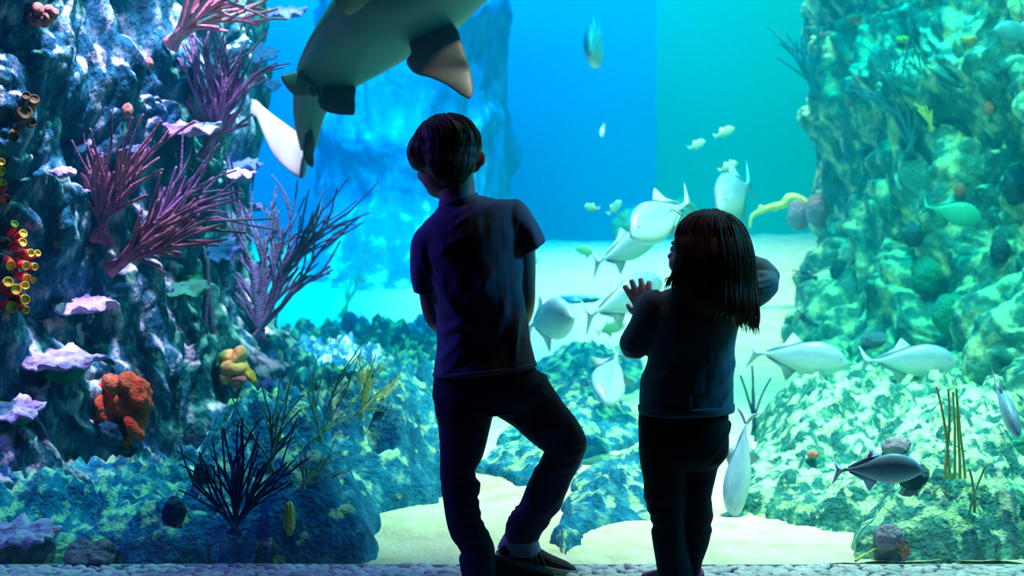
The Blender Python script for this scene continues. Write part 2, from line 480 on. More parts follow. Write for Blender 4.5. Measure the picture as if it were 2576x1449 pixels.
rock_patch([(400, 1440), (930, 1425), (985, 1300), (1100, 1262), (1150, 1160), (1230, 1100), (1260, 990), (1300, 900), (1200, 880), (900, 890), (640, 950), (450, 1100)],
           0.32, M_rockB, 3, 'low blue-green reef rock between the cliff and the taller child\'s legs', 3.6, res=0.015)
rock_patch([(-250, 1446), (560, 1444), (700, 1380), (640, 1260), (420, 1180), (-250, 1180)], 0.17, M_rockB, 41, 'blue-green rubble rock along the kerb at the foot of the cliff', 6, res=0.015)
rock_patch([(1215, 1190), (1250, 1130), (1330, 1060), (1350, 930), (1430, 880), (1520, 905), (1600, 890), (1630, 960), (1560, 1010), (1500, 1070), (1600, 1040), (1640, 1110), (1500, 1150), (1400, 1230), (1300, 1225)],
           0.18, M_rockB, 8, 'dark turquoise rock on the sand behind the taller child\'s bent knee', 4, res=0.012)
rock_patch([(1390, 1400), (1400, 1300), (1440, 1230), (1560, 1170), (1660, 1150), (1720, 1250), (1640, 1310), (1480, 1340)],
           0.18, M_rockB, 12, 'turquoise rock on the sand between the two children', 4.5, res=0.010)
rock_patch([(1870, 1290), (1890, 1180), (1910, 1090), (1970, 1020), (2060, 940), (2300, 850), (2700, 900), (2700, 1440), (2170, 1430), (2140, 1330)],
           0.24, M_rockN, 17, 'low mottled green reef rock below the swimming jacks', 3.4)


# ------------------------------------------------------------------ reef life
dg_ = None
def bvh_of(objs):
    v = []; f = []
    for o in objs:
        a = co(o.data); n = len(v); v.extend(a.tolist()); q = np.empty(len(o.data.loops), int)
        o.data.loops.foreach_get('vertex_index', q); f.extend((q.reshape(-1, 4)+n).tolist())
    return BVHTree.FromPolygons(v, f)


REEF0 = 0
REEF = bvh_of([o for o in COL.objects if o.name.startswith(('reef_cliff', 'reef_mound', 'floor_sand'))])


def hit(px, py, out=0.0):
    d = ray(px, py).normalized(); h = REEF.ray_cast(Vector((0, 0, H)), d)
    if h[0] is None: return P(px, py, 9.0)
    return h[0]-d*out


def px_m(p): return F/p.y      # photo pixels per metre there


M_purple = mottle('sea_whip_purple', [(0.28, 0.12, 0.34), (0.50, 0.26, 0.50)], 20, 0.8, 0.4, 90)
M_dusky = mottle('fan_coral_grey_violet', [(0.10, 0.10, 0.26), (0.20, 0.18, 0.36)], 20, 0.8, 0.4, 90)
M_maroon = mottle('sea_whip_maroon', [(0.12, 0.03, 0.13), (0.60, 0.22, 0.28)], 14, 0.8, 0.4, 90)
M_pink = mottle('sea_whip_pink', [(0.65, 0.20, 0.36), (0.85, 0.42, 0.45)], 20, 0.8, 0.4, 90)
M_navy = mottle('sea_whip_dark', [(0.01, 0.05, 0.14), (0.04, 0.12, 0.24)], 20, 0.8, 0.4, 90)
M_bluew = mottle('sea_whip_blue', [(0.03, 0.22, 0.34), (0.05, 0.30, 0.42)], 20, 0.8, 0.4, 90)
M_yelw = mottle('sea_whip_yellow', [(0.72, 0.80, 0.14), (0.95, 0.95, 0.40)], 20, 0.8, 0.4, 90)
M_grnw = mottle('sea_whip_green', [(0.15, 0.50, 0.32), (0.40, 0.75, 0.42)], 20, 0.8, 0.4, 90)
M_lav = mottle('plate_coral_lavender', [(0.20, 0.14, 0.42), (0.50, 0.36, 0.70), (0.80, 0.66, 0.85)], 16, 0.85, 0.7, 50)
M_dusk = mottle('plate_coral_brown', [(0.10, 0.14, 0.16), (0.34, 0.26, 0.36)], 14, 0.85, 0.7, 50)
M_bplate = mottle('plate_coral_blue', [(0.03, 0.10, 0.36), (0.16, 0.20, 0.60)], 12, 0.85, 0.7, 50)
M_green = mottle('green_coral', [(0.01, 0.16, 0.10), (0.04, 0.34, 0.18)], 10, 0.8, 0.6, 50)
M_red = mottle('red_sponge', [(0.75, 0.01, 0.02), (1.0, 0.05, 0.03)], 12, 0.45, 0.3, 40, spec=0.5)
M_orange = mottle('orange_sponge', [(0.85, 0.05, 0.03), (1.0, 0.14, 0.05), (1.0, 0.28, 0.14)], 9, 0.7, 0.7, 130)
M_yellow = mottle('yellow_sponge', [(0.80, 0.40, 0.02), (0.95, 0.75, 0.08)], 12, 0.6, 0.3, 60)
M_apric = mottle('apricot_sponge', [(0.85, 0.25, 0.10), (0.95, 0.50, 0.15), (0.90, 0.75, 0.15)], 18, 0.7, 0.4, 60)
M_olive = mottle('olive_sponge', [(0.10, 0.09, 0.03), (0.28, 0.18, 0.07)], 12, 0.7, 0.4, 60)
M_dark = mottle('dark_barrel_sponge', [(0.01, 0.07, 0.12), (0.03, 0.13, 0.20)], 14, 0.85, 0.8, 50)
M_mauve = mottle('mauve_barrel_sponge', [(0.20, 0.20, 0.34), (0.38, 0.34, 0.48)], 14, 0.85, 0.8, 60)
M_fuzzy = mottle('green_dome_coral', [(0.01, 0.28, 0.24), (0.03, 0.42, 0.33)], 14, 0.9, 0.9, 60)
M_rust = mottle('rust_sponge', [(0.40, 0.14, 0.10), (0.60, 0.30, 0.22)], 14, 0.8, 0.5, 60)
M_white = mat('white_glint', (0.95, 0.92, 0.90), 0.3, 0.5)


def whips(label, base, ang, spread, length, stems, r, mt, cat='sea whip', fork=2, depth=0.5, curl=0.25, seed=0, wide=0.35, sub=(0.45, 0.8), group=None, name='sea_whip'):
    """bushy gorgonian: stems leave the base in a fan (angle measured from +x towards up) and fork"""
    R = random.Random(seed+100); b = MB(); base = Vector(base)
    def grow(p, a, dy, ln, rad, lv):
        n = 5; pts = [p]; rr = [rad]; q = p.copy(); aa = a; c = R.uniform(-curl, curl)
        for i in range(n):
            aa += c/n+R.uniform(-0.08, 0.08)
            q = q+Vector((math.cos(aa)*math.cos(dy), math.sin(dy), math.sin(aa)*math.cos(dy)))*ln/n
            pts.append(q.copy()); rr.append(rad*(1-0.32*(i+1)/n))
            if lv and i >= 1 and R.random() < 0.75:
                s = R.choice((-1, 1)); grow(q.copy(), aa+s*R.uniform(0.2, 0.45), dy+R.uniform(-.3, .3)*depth, ln*R.uniform(*sub), rr[-1]*0.85, lv-1)
        pts.append(q+(q-pts[-2])*(rr[-1]*0.9/max(1e-6, (q-pts[-2]).length))); rr.append(rr[-1]*0.45)
        b.add(*tube(pts, rr, 6, 2))
    for k in range(stems):
        t = (k+0.5)/stems-0.5
        a = math.radians(ang+spread*t*1.0)+R.uniform(-0.06, 0.06)
        o = Vector((t*wide*length*0.5*abs(math.sin(math.radians(ang))), 0, -t*wide*length*0.5*math.cos(math.radians(ang))))
        grow(base+o, a, R.uniform(-1, 0.5)*depth, length*R.uniform(0.75, 1.0), r*R.uniform(0.85, 1.15), fork)
    o = b.build(name, mt); return props(o, label, cat, group)


def plate(label, c, a, h, mt, seed=0, under=None, cat='plate coral', lobes=5, thick=0.012):
    """shelf coral: wavy lobed sheet sticking out of the rock; half-width a, apparent half-height h"""
    R = random.Random(seed); nr, ns = 12, 64; ph = [R.uniform(0, 6.28) for _ in range(6)]
    tilt = math.asin(min(0.8, h/a))*0.75; P_ = []; idx = []
    for side in (1, -1):
        for i in range(nr+1):
            t = i/nr
            for j in range(ns):
                th = 2*math.pi*j/ns
                rad = a*t*(1+0.12*math.sin(lobes*th+ph[0])+0.07*math.sin((lobes*2+1)*th+ph[1])+0.04*math.sin((lobes*4+3)*th+ph[2]))
                x, y = rad*math.cos(th), rad*math.sin(th)*0.8
                z = a*0.10*t*t*(math.sin(lobes*th+ph[3])+0.7*math.sin((lobes+4)*th+ph[4]))
                P_.append((x, y, z, side, t))
    A = np.array(P_); nz = fbm(A[:, :3]/a*4+seed, 4, seed)*a*0.10
    z = A[:, 2]+np.where(A[:, 3] > 0, nz*(0.4+0.6*A[:, 4]), nz*0.4)+A[:, 3]*thick*(1-A[:, 4]**3*0.7)-np.where(A[:, 3] < 0, a*0.22*(1-A[:, 4])**1.5, 0)
    M = Euler((-tilt, 0, R.uniform(-.1, .1))).to_matrix().to_4x4() @ Matrix.Identity(4)
    M = Matrix.Rotation(tilt, 4, 'X')
    v = [Vector(c)+(M @ Vector((x, y, zz))) for x, y, zz in zip(A[:, 0], A[:, 1], z)]
    f = []; n1 = (nr+1)*ns
    for s in (0, 1):
        for i in range(nr):
            for j in range(ns):
                k = (j+1) % ns; q = (s*n1+i*ns+j, s*n1+(i+1)*ns+j, s*n1+(i+1)*ns+k, s*n1+i*ns+k)
                f.append(q if s == 0 else q[::-1])
    for j in range(ns):
        k = (j+1) % ns; f.append((nr*ns+j, n1+nr*ns+j, n1+nr*ns+k, nr*ns+k))
    e = empty('plate_coral', c, label, cat) if under else None
    o = mesh_obj('shelf' if e else 'plate_coral', v, f, mt, e)
    if under:
        vv, ff = ball((c[0]+a*0.1, c[1]+a*0.1, c[2]-a*0.28), a*0.5, a*0.4, a*0.34, 20, 14)
        V = np.array([tuple(p) for p in vv]); V[:, :] += (fbm(V/a*3+seed, 3, 4)*a*0.10)[:, None]
        u = mesh_obj('underside', V, ff, under, e); u['label'] = 'dark green underside'
        return e
    return props(o, label, cat)


def lump(label, c, rx, rz, mt, seed=0, cat='sponge', name='barrel_sponge', rough=0.12, ry=None, hollow=False, fs=3.0):
    ry = ry or rx*0.8; v, f = ball((0, 0, 0), 1, 1, 1, 36, 26)
    V = np.array([tuple(p) for p in v]); n = V.copy()
    d = 1+rough*(fbm(V*fs+seed*3.7, 3, seed)+0.8*(0.5-worley(V*fs*1.5+seed, seed+2)))
    V = V*d[:, None]
    if hollow:
        top = np.clip((n[:, 2]-0.55)/0.45, 0, 1); rr = np.hypot(n[:, 0], n[:, 1])
        V[:, 2] -= np.where(rr < 0.55, 0.5*(1-(rr/0.55)**2)**0.5, 0)*(n[:, 2] > 0)
        V[:, 2] = np.minimum(V[:, 2], 0.8)
    V = V*np.array([rx, ry, rz])+np.array(c)
    return props(mesh_obj(name, V, f, mt), label, cat)


def sponge_tubes(label, items, mt, tipmt, cat='sponge', name='tube_sponge'):
    """items: (base, tip, radius); open tubes, each with a coloured lip"""
    e = empty(name, items[0][0], label, cat)
    for p0, p1, r in items:
        p0, p1 = Vector(p0), Vector(p1); ax = (p1-p0); l = ax.length; ax.normalize()
        a = ax.cross(Vector((0.2, 0.3, 0.93))).normalized(); c = ax.cross(a)
        prof = [(0, 0.75), (0.3, 0.95), (0.7, 1.05), (0.93, 1.0)]
        lip = [(0.95, 1.0), (0.985, 1.04), (1.0, 0.96), (0.985, 0.78), (0.85, 0.66), (0.55, 0.5)]
        v, f = loft([(p0+ax*l*t, a*r*k, c*r*k) for t, k in prof], 16, 2)
        mesh_obj('tube', v, f, mt, e)
        v, f = loft([(p0+ax*l*t, a*r*k, c*r*k) for t, k in lip], 16, 2)
        mesh_obj('lip', v, f, tipmt, e)['label'] = 'paler open lip'
    return e


# ---- left cliff
def at_px(px, py, out=0.0): return hit(px, py, out)


R_ = random.Random(11)
# rosette of red sponge, top corner
c = at_px(105, 48, 0.05)
b = MB()
for k in range(9):
    a = k*0.75; r = 0.012+0.004*k
    v, f = ball((c.x+math.cos(a)*r*0.8, c.y-0.01, c.z+math.sin(a)*r*0.9+0.004*k), 0.030, 0.018, 0.022, 14, 10, Euler((R_.uniform(-.5, .5), R_.uniform(-.6, .6), a)).to_matrix())
    V = np.array([tuple(p) for p in v]); V += (fbm(V*40, 3, k)*0.005)[:, None]; b.add(V, f)
props(b.build('rosette_sponge', M_rust), 'small folded red rosette sponge at the top of the cliff', 'sponge')
# olive tubes
its = []
for x, y, dx, dy, r in ((78, 275, 8, -26, .016), (50, 300, 14, -18, .022), (75, 315, 6, -8, .014), (60, 262, 6, -22, .013), (38, 330, -4, 14, .016)):
    p = at_px(x, y, 0.02); q = P(x+dx, y+dy, p.y-0.06); its.append((p, q, r))
sponge_tubes('cluster of olive brown tube sponges on the dark upper part of the cliff', its, M_olive, M_olive)
# red tubes with yellow lips
its = []
for x, y, dx, dy, r in ((20, 590, 14, -18, .013), (35, 605, 20, -10, .014), (22, 625, 30, -8, .015), (40, 640, 32, 2, .014), (30, 660, 30, 12, .015), (50, 665, 32, 10, .013), (40, 690, 24, 14, .014), (55, 650, 34, -6, .012), (15, 650, 10, 20, .016), (60, 690, 20, 18, .012)):
    p = at_px(x, y, 0.03); q = P(x+dx*1.2, y+dy*1.2-6, p.y-0.045); its.append((p, q, r*.95))
sponge_tubes('tall cluster of red tube sponges with yellow lips at the photo edge', its, M_red, M_yellow)
its = []
for x, y, dx, dy, r in ((15, 740, 26, -12, .017), (30, 752, 34, 2, .016), (10, 765, 20, 8, .018), (40, 728, 24, -10, .013), (45, 770, 20, 10, .012), (5, 725, 16, -16, .016)):
    p = at_px(x, y, 0.03); q = P(x+dx, y+dy, p.y-0.08); its.append((p, q, r))
sponge_tubes('short cluster of scarlet tube sponges below the taller red one', its, M_red, M_yellow)
its = []
for x, y, dx, dy, r in ((-4, 500, 18, 2, .016), (0, 480, 8, -14, .013)):
    p = at_px(x, y, 0.03); its.append((p, P(x+dx, y+dy, p.y-0.06), r))
sponge_tubes('pair of small red tube sponges above the red and yellow cluster', its, M_red, M_red)
its = []
for x, y, dx, dy, r in ((-4, 440, 8, -12, .012), (-3, 460, 9, -2, .012), (-4, 415, 8, -8, .011)):
    p = at_px(x, y, 0.03); its.append((p, P(x+dx, y+dy, p.y-0.05), r))
sponge_tubes('yellow tube sponges at the photo edge above the red pair', its, M_yellow, M_yellow)
lump('tiny white lamp-reflection shell on the dark upper cliff', at_px(77, 396, 0.03), 0.008, 0.010, M_white, 1, 'glint', 'glint', 0.03)  # bright lamp reflection modelled as a small white bead

# big folded orange sponge
c = at_px(300, 1015, 0.06); s = px_m(c)
b = MB()
folds = [(255, 985, 50, 36, 25), (300, 965, 52, 26, -8), (345, 990, 36, 48, 10), (350, 1030, 30, 44, -12), (300, 1010, 50, 30, 30), (265, 1030, 30, 42, -38), (225, 1045, 24, 32, -35), (310, 1045, 34, 34, 40), (335, 1075, 22, 34, -25), (280, 1060, 18, 30, -20), (320, 1100, 14, 26, -30), (246, 1062, 12, 22, -20)]
for k, (x, y, a, h, ro) in enumerate(folds):
    p = P(x, y, c.y-0.02*math.sin(k*1.7)-0.01*(k % 3))
    v, f = ball(p, a/s, 0.05, h/s, 26, 18, Matrix.Rotation(math.radians(ro), 3, 'Y'))
    b.add([tuple(q) for q in v], f)
me = remesh(b, 0.006, 3); A = co(me); n = nor(me)
rel = (A-np.array(c))/0.1
A = A+n*(0.010*np.sin(rel[:, 0]*9+rel[:, 2]*5+3*fbm(rel*1.5, 2, 3))+0.004*fbm(rel*6, 2, 5))[:, None]; setco(me, A)
props(link_mesh('folded_sponge', me, M_orange), 'large folded bright orange sponge low on the cliff', 'sponge')
lump('dark blue-purple stalk rock hanging under the orange sponge', at_px(270, 1095, 0.01), 0.050, 0.055, M_dark, 8, 'sponge', 'sponge', 0.2)

# orange and yellow lobed sponge on the cliff edge
c = at_px(590, 925, 0.06); s = px_m(c); e = empty('lobed_sponge', c, 'orange and yellow lobed sponge on the cliff edge beside the pale water', 'sponge')
for k, (x, y, a, h, ro, mt) in enumerate([(572, 905, 26, 24, 0, M_apric), (598, 896, 18, 26, 20, M_apric), (588, 925, 34, 22, 15, M_apric), (612, 935, 20, 26, -20, M_yellow), (575, 945, 22, 22, 0, M_apric), (600, 955, 26, 18, 0, M_rust), (632, 948, 10, 26, -30, M_yellow)]):
    p = P(x, y, c.y-0.01*(k % 3)); v, f = ball(p, a/s, 0.04, h/s, 22, 16, Matrix.Rotation(math.radians(ro), 3, 'Y'))
    V = np.array([tuple(q) for q in v]); V += (fbm(V*25, 2, k)*0.006)[:, None]
    mesh_obj('lobe', V, f, mt, e)

for k, (x, y, a, h, mt, un, lab) in enumerate([
    (150, 903, 100, 26, M_lav, M_green, 'lavender plate coral with green underside above the orange sponge'),
    (42, 1030, 66, 36, M_lav, M_green, 'lavender plate coral at the photo edge left of the orange sponge'),
    (208, 765, 84, 17, M_lav, None, 'wide thin pinkish plate coral under the maroon sea whips'),
    (58, 1340, 86, 30, M_lav, M_green, 'dull lavender plate coral in the lower corner near the kerb'),
    (226, 1390, 64, 34, M_dusk, None, 'brownish grey plate coral resting just above the pebble kerb'),
    (478, 320, 76, 22, M_lav, None, 'lilac plate coral jutting out right of the upper cliff knobs'),
    (575, 437, 62, 18, M_lav, None, 'pale lilac shelf coral below the purple sea whips'),
    (612, 412, 44, 18, M_bplate, None, 'indigo shelf coral reaching over the open water'),
    (640, 520, 28, 8, M_bplate, None, 'small dark blue shelf coral on the cliff edge'),
    (668, 968, 52, 12, M_bplate, None, 'thin blue-grey shelf coral under the lobed orange sponge'),
    (520, 628, 76, 46, M_bplate, None, 'broad smoky blue plate coral beside the purple fan'),
    (330, 375, 42, 8, M_bplate, None, 'narrow pale blue ledge coral in the middle of the cliff'),
    (160, 432, 30, 16, M_lav, None, 'small bright lavender plate coral on the dark cliff'),
    (640, 135, 56, 40, M_bplate, None, 'violet plate coral high on the cliff edge, larger one'),
    (722, 30, 46, 24, M_bplate, None, 'violet plate coral at the very top beside the shark'),
    (668, 215, 38, 26, M_bplate, None, 'greyish violet plate coral left of the shark pelvic fin'),
    (460, 720, 66, 40, M_green, None, 'green leaf-like coral sheet below the blue plate coral'),
]):
    c = at_px(x, y, 0.06)
    if x > 560 and c.y > 7.5: c = P(x, y, 6.2)
    plate(lab, c, a/px_m(c), h/px_m(c), mt, k+1, un, 'plate coral' if mt is not M_green else 'coral', lobes=4+k % 4)

for x, y, a, h, mt, lab in ((490, 1105, 30, 42, M_dark, 'dark round sponge right of the orange sponge'),
                            (440, 1295, 32, 46, M_dark, 'dark barrel sponge low on the cliff left of the navy sea whip'),
                            (510, 1190, 22, 34, M_dark, 'small dark green sponge under the dark round one'),
                            (370, 160, 16, 16, M_rust, 'small peach sponge knob below the pink sea whip'),
                            (320, 278, 14, 20, M_rust, 'small tan sponge knob in the middle of the upper cliff'),
                            (728, 1310, 14, 50, M_yelw, 'tall dull yellow sponge behind the navy sea whip')):
    c = at_px(x, y, 0.01); lump(lab, c, a/px_m(c), h/px_m(c), mt, x, 'sponge')


def W(label, px, py, ang, spread, lpx, stems, rpx, mt, out=0.03, **kw):
    c = at_px(px, py, out)
    if kw.pop('near', None) and c.y > 8: c = P(px, py, 6.3)
    s = px_m(c); return whips(label, c, ang, spread, lpx/s, stems, rpx/s, mt, seed=px+py, **kw)


W('pink branching sea whip reaching over the water at the top of the cliff', 425, 118, 48, 50, 190, 7, 11, M_pink, fork=2, sub=(0.5, 0.8), curl=0.5)
W('bushy maroon sea whip rising in the middle of the cliff', 250, 610, 80, 70, 230, 22, 7.5, M_maroon, fork=1, depth=0.4, wide=0.6)
W('long tan and maroon sea whip sweeping sideways over the cliff', 270, 680, 30, 34, 215, 14, 8, M_maroon, fork=1, depth=0.3, wide=0.3)
W('thin dark violet sea whip behind the tan one', 330, 625, 38, 26, 250, 11, 6, M_purple, fork=1, depth=0.2)
W('tall faded purple sea whip near the cliff edge below the shark tail', 512, 400, 70, 52, 200, 9, 8.5, M_purple, fork=2, depth=0.2)
W('wide grey-violet fan coral spreading over the open water', 650, 860, 84, 62, 250, 15, 7, M_dusky, near=1, fork=2, depth=0.15, cat='fan coral', name='fan_coral')
W('pair of upright purple coral trunks on the cliff edge', 526, 840, 90, 8, 250, 2, 9, M_purple, fork=0, depth=0.1)
W('thick purple stump of coral in the cliff centre', 415, 570, 88, 14, 120, 4, 10, M_purple, fork=0, depth=0.2)
W('navy blue sea whip standing low in front of the reef', 590, 1345, 82, 86, 210, 12, 5, M_navy, fork=1, depth=0.3, near=1)
W('pale green sea whip behind the navy one', 680, 1190, 84, 60, 170, 5, 4, M_grnw, fork=1, depth=0.3)
W('yellow-green twiggy coral in front of the hazy reef', 800, 1110, 70, 90, 190, 6, 3, M_grnw, fork=1, depth=0.3)
W('thin yellow twig coral at the taller child\'s trouser leg', 905, 1050, 60, 60, 110, 5, 3, M_yelw, fork=2, depth=0.3)
W('tall thin yellow-green twig coral left of the taller child\'s arm', 860, 800, 70, 36, 150, 5, 2.5, M_grnw, fork=1, depth=0.3)
W('small green twig coral at the foot of the hazy reef', 760, 1230, 60, 80, 100, 5, 3, M_grnw, fork=1, depth=0.3)

# ---- right cliff
W('faint blue and yellow branching coral high on the pale cliff', 2290, 390, 88, 80, 190, 10, 5, M_bluew, fork=2, depth=0.3)
W('bright yellow forked twig on the pale cliff', 2345, 330, 105, 50, 70, 2, 5, M_yelw, fork=1, depth=0.3)
W('slate blue sea whip at the upper edge of the pale cliff', 2050, 245, 104, 40, 130, 7, 5, M_bluew, fork=1, depth=0.2)
W('tall thin yellow sea whips standing near the pale cliff', 2402, 1205, 91, 9, 262, 5, 4.2, M_yelw, fork=0, depth=0.05, wide=0.5)
W('dark thin sea whip standing on sand beside the smaller child', 1897, 1085, 92, 16, 190, 4, 4, M_navy, fork=0, depth=0.1, wide=0.12)
W('small dark twig sticking out of the pale cliff edge, upper one', 2056, 700, 165, 30, 50, 2, 5, M_navy, fork=1, depth=0.2)
W('small dark twig sticking out of the pale cliff edge, lower one', 2056, 820, 150, 30, 46, 2, 4, M_navy, fork=1, depth=0.2)
W('yellow twig lying at the foot of the pale reef by the kerb', 2150, 1412, 28, 6, 70, 1, 4.5, M_yelw, fork=0, depth=0.1)
W('tiny rust coloured twig coral at the kerb below the pale reef', 2272, 1412, 85, 50, 36, 4, 3.5, M_rust, fork=1, depth=0.1)
W('tall thin green sea whip in the lower pale reef', 2445, 1290, 88, 10, 140, 2, 4, M_grnw, fork=0, depth=0.1)
b = MB()
arch = [P(x, y, 9.2) for x, y in ((1887, 575), (1892, 545), (1915, 530), (1945, 520), (1970, 515), (1985, 500), (2005, 500), (2040, 520), (2075, 530))]
b.add(*tube(arch, [0.008, 0.012, 0.018, 0.022, 0.026, 0.034, 0.03, 0.03, 0.03], 10, 4))
for k in range(14):
    t = arch[1+k % 6].lerp(arch[2+k % 6], R_.random()); b.add(*ball(t+Vector((0, 0, R_.uniform(-.02, .02))), R_.uniform(.008, .02), None, None, 8, 6))
props(b.build('coral_branch', M_yelw), 'pale yellow coral branch arching out of the right cliff over water', 'coral')

for x, y, a, h, mt, lab in (
    (2010, 542, 28, 38, M_mauve, 'mauve grey sponge lobe under the arching coral branch'),
    (2060, 530, 34, 42, M_mauve, 'bluish grey sponge lobe against the right cliff edge'),
    (2516, 630, 24, 32, M_dark, 'dark blue oval sponge near the photo edge on the pale cliff'),
    (2555, 465, 34, 50, M_dark, 'dark teal oval sponge at the photo edge, above the blue one'),
    (2297, 592, 24, 30, M_dark, 'dark round sponge under the turquoise fish'),
    (2110, 680, 22, 30, M_dark, 'dusky blue sponge on the pale cliff edge beside the sand'),
    (2205, 855, 38, 18, M_mauve, 'flat purple-brown sponge above the middle jack'),
    (2255, 1125, 38, 28, M_mauve, 'purple-brown dome sponge behind the lowest jack'),
    (2300, 1200, 42, 34, M_dark, 'dark purple sponge below the head of the lowest jack'),
    (2236, 1352, 38, 34, M_mauve, 'grey barrel sponge low near the kerb on the right'),
    (2340, 690, 46, 46, M_fuzzy, 'dark green dome coral, upper one of two'),
    (2392, 790, 46, 52, M_fuzzy, 'dark green dome coral, lower one of two'),
    (2560, 1125, 34, 34, M_fuzzy, 'green dome coral at the photo edge under the diving fish'),
    (2150, 45, 22, 9, M_rust, 'flat rust coloured sponge at the top of the pale cliff'),
    (2068, 92, 10, 10, M_rust, 'small round rust sponge, upper of a pair on the cliff edge'),
    (2058, 122, 12, 8, M_rust, 'small round rust sponge, lower of a pair on the cliff edge'),
    (2272, 100, 18, 9, M_yellow, 'small yellow sponge high on the pale cliff'),
    (2440, 98, 24, 8, M_apric, 'long orange-yellow sponge high on the pale cliff'),
    (2135, 252, 10, 20, M_rust, 'narrow brown sponge left of the faint branching coral'),
    (2487, 272, 14, 18, M_rust, 'brown sponge knob right of the faint branching coral'),
    (2415, 478, 14, 18, M_rust, 'pinkish brown sponge knob above the turquoise fish'),
    (2045, 1142, 16, 10, M_rust, 'small tan sponge among the pale reef left of the lowest jack')):
    c = at_px(x, y, 0.02)
    if c.y > 9.4: c = P(x, y, 8.8)
    lump(lab, c, a/px_m(c), h/px_m(c), mt, x+y, 'sponge' if mt is not M_fuzzy else 'coral', 'sponge' if mt is not M_fuzzy else 'dome_coral')

# boulders on the far crest of the sand, and two dark lumps in front
M_pale = mottle('pale_boulder', [(0.40, 0.55, 0.25), (0.62, 0.72, 0.38)], 6, 0.95, 0.8, 30)
for x, y, a, h, mt, lab in ((1612, 565, 62, 46, M_pale, 'pale yellow-green boulder behind the large silver jack'),
                            (1726, 540, 34, 42, M_pale, 'pale yellow boulder on the far sand just left of the smaller child\'s hair'),
                            (1600, 716, 44, 18, M_rockB, 'small dark turquoise stone on the sand above the smaller child\'s fingers'),
                            (1452, 752, 66, 14, M_rockB, 'low flat turquoise stone on the sand right of the taller child\'s arm')):
    c = ground(x, y+h) if mt is M_rockB else P(x, y, 11.9)
    lump(lab, (c.x, c.y+.12, c.z+(h/px_m(c))*.5 if mt is M_rockB else c.z), a/px_m(c), h/px_m(c), mt, x, 'rock', 'boulder', 0.3)

# ------------------------------------------------------------------ fish
M_silver = mottle('silver_fish_skin', [(0.20, 0.42, 0.68), (0.34, 0.58, 0.82)], 6, 0.35, 0.1, 60, (1, 1, 4), spec=0.7)
M_fin = mat('pale_fish_fin', (0.45, 0.66, 0.90), 0.45, 0.5)
M_yfin = mat('yellow_fish_fin', (0.85, 0.90, 0.45), 0.5, 0.4)
M_yfish = mottle('yellowish_fish_skin', [(0.55, 0.80, 0.45), (0.75, 0.90, 0.55)], 6, 0.5, 0.1, 60)
M_tfish = mottle('turquoise_fish_skin', [(0.03, 0.50, 0.45), (0.08, 0.62, 0.52)], 6, 0.4, 0.1, 60)
M_bfish = mottle('blue_fish_skin', [(0.05, 0.35, 0.60), (0.15, 0.55, 0.75)], 6, 0.4, 0.1, 60)
M_eye = mat('fish_eye', (0.02, 0.06, 0.08), 0.1, 0.8)
for mm in (M_silver,):   # paler belly and scute line: a coloured band that belongs to the skin
    nt = mm.node_tree; bb = nt.nodes['Principled BSDF']; old = bb.inputs['Base Color'].links[0].from_socket
    tc = N(mm, 'ShaderNodeTexCoord'); sx = N(mm, 'ShaderNodeSeparateXYZ'); L(mm, tc.outputs['Object'], sx.inputs[0])
    r = N(mm, 'ShaderNodeMapRange'); r.inputs['From Min'].default_value = 0.03; r.inputs['From Max'].default_value = -0.08
    L(mm, sx.outputs['Z'], r.inputs[0]); x = N(mm, 'ShaderNodeMix', data_type='RGBA'); L(mm, r.outputs[0], x.inputs['Factor'])
    L(mm, old, x.inputs['A']); x.inputs['B'].default_value = (0.48, 0.72, 0.78, 1); L(mm, x.outputs['Result'], bb.inputs['Base Color'])


def fin_mesh(outline, y0, th, sweep=0.0):
    """thin tapering blade: outline in the x-z plane of the fish, thickest along its first (root) edge"""
    pts = crom(np.array([(p[0], 0, p[1]) for p in outline]), 4); n = len(pts); c = pts.mean(0)
    v = [tuple(p+np.array([0, y0, 0])) for p in pts]; v += [(c[0], y0+th, c[2]), (c[0], y0-th, c[2])]
    f = [(i, (i+1) % n, n) for i in range(n)]+[((i+1) % n, i, n+1) for i in range(n)]
    return v, f


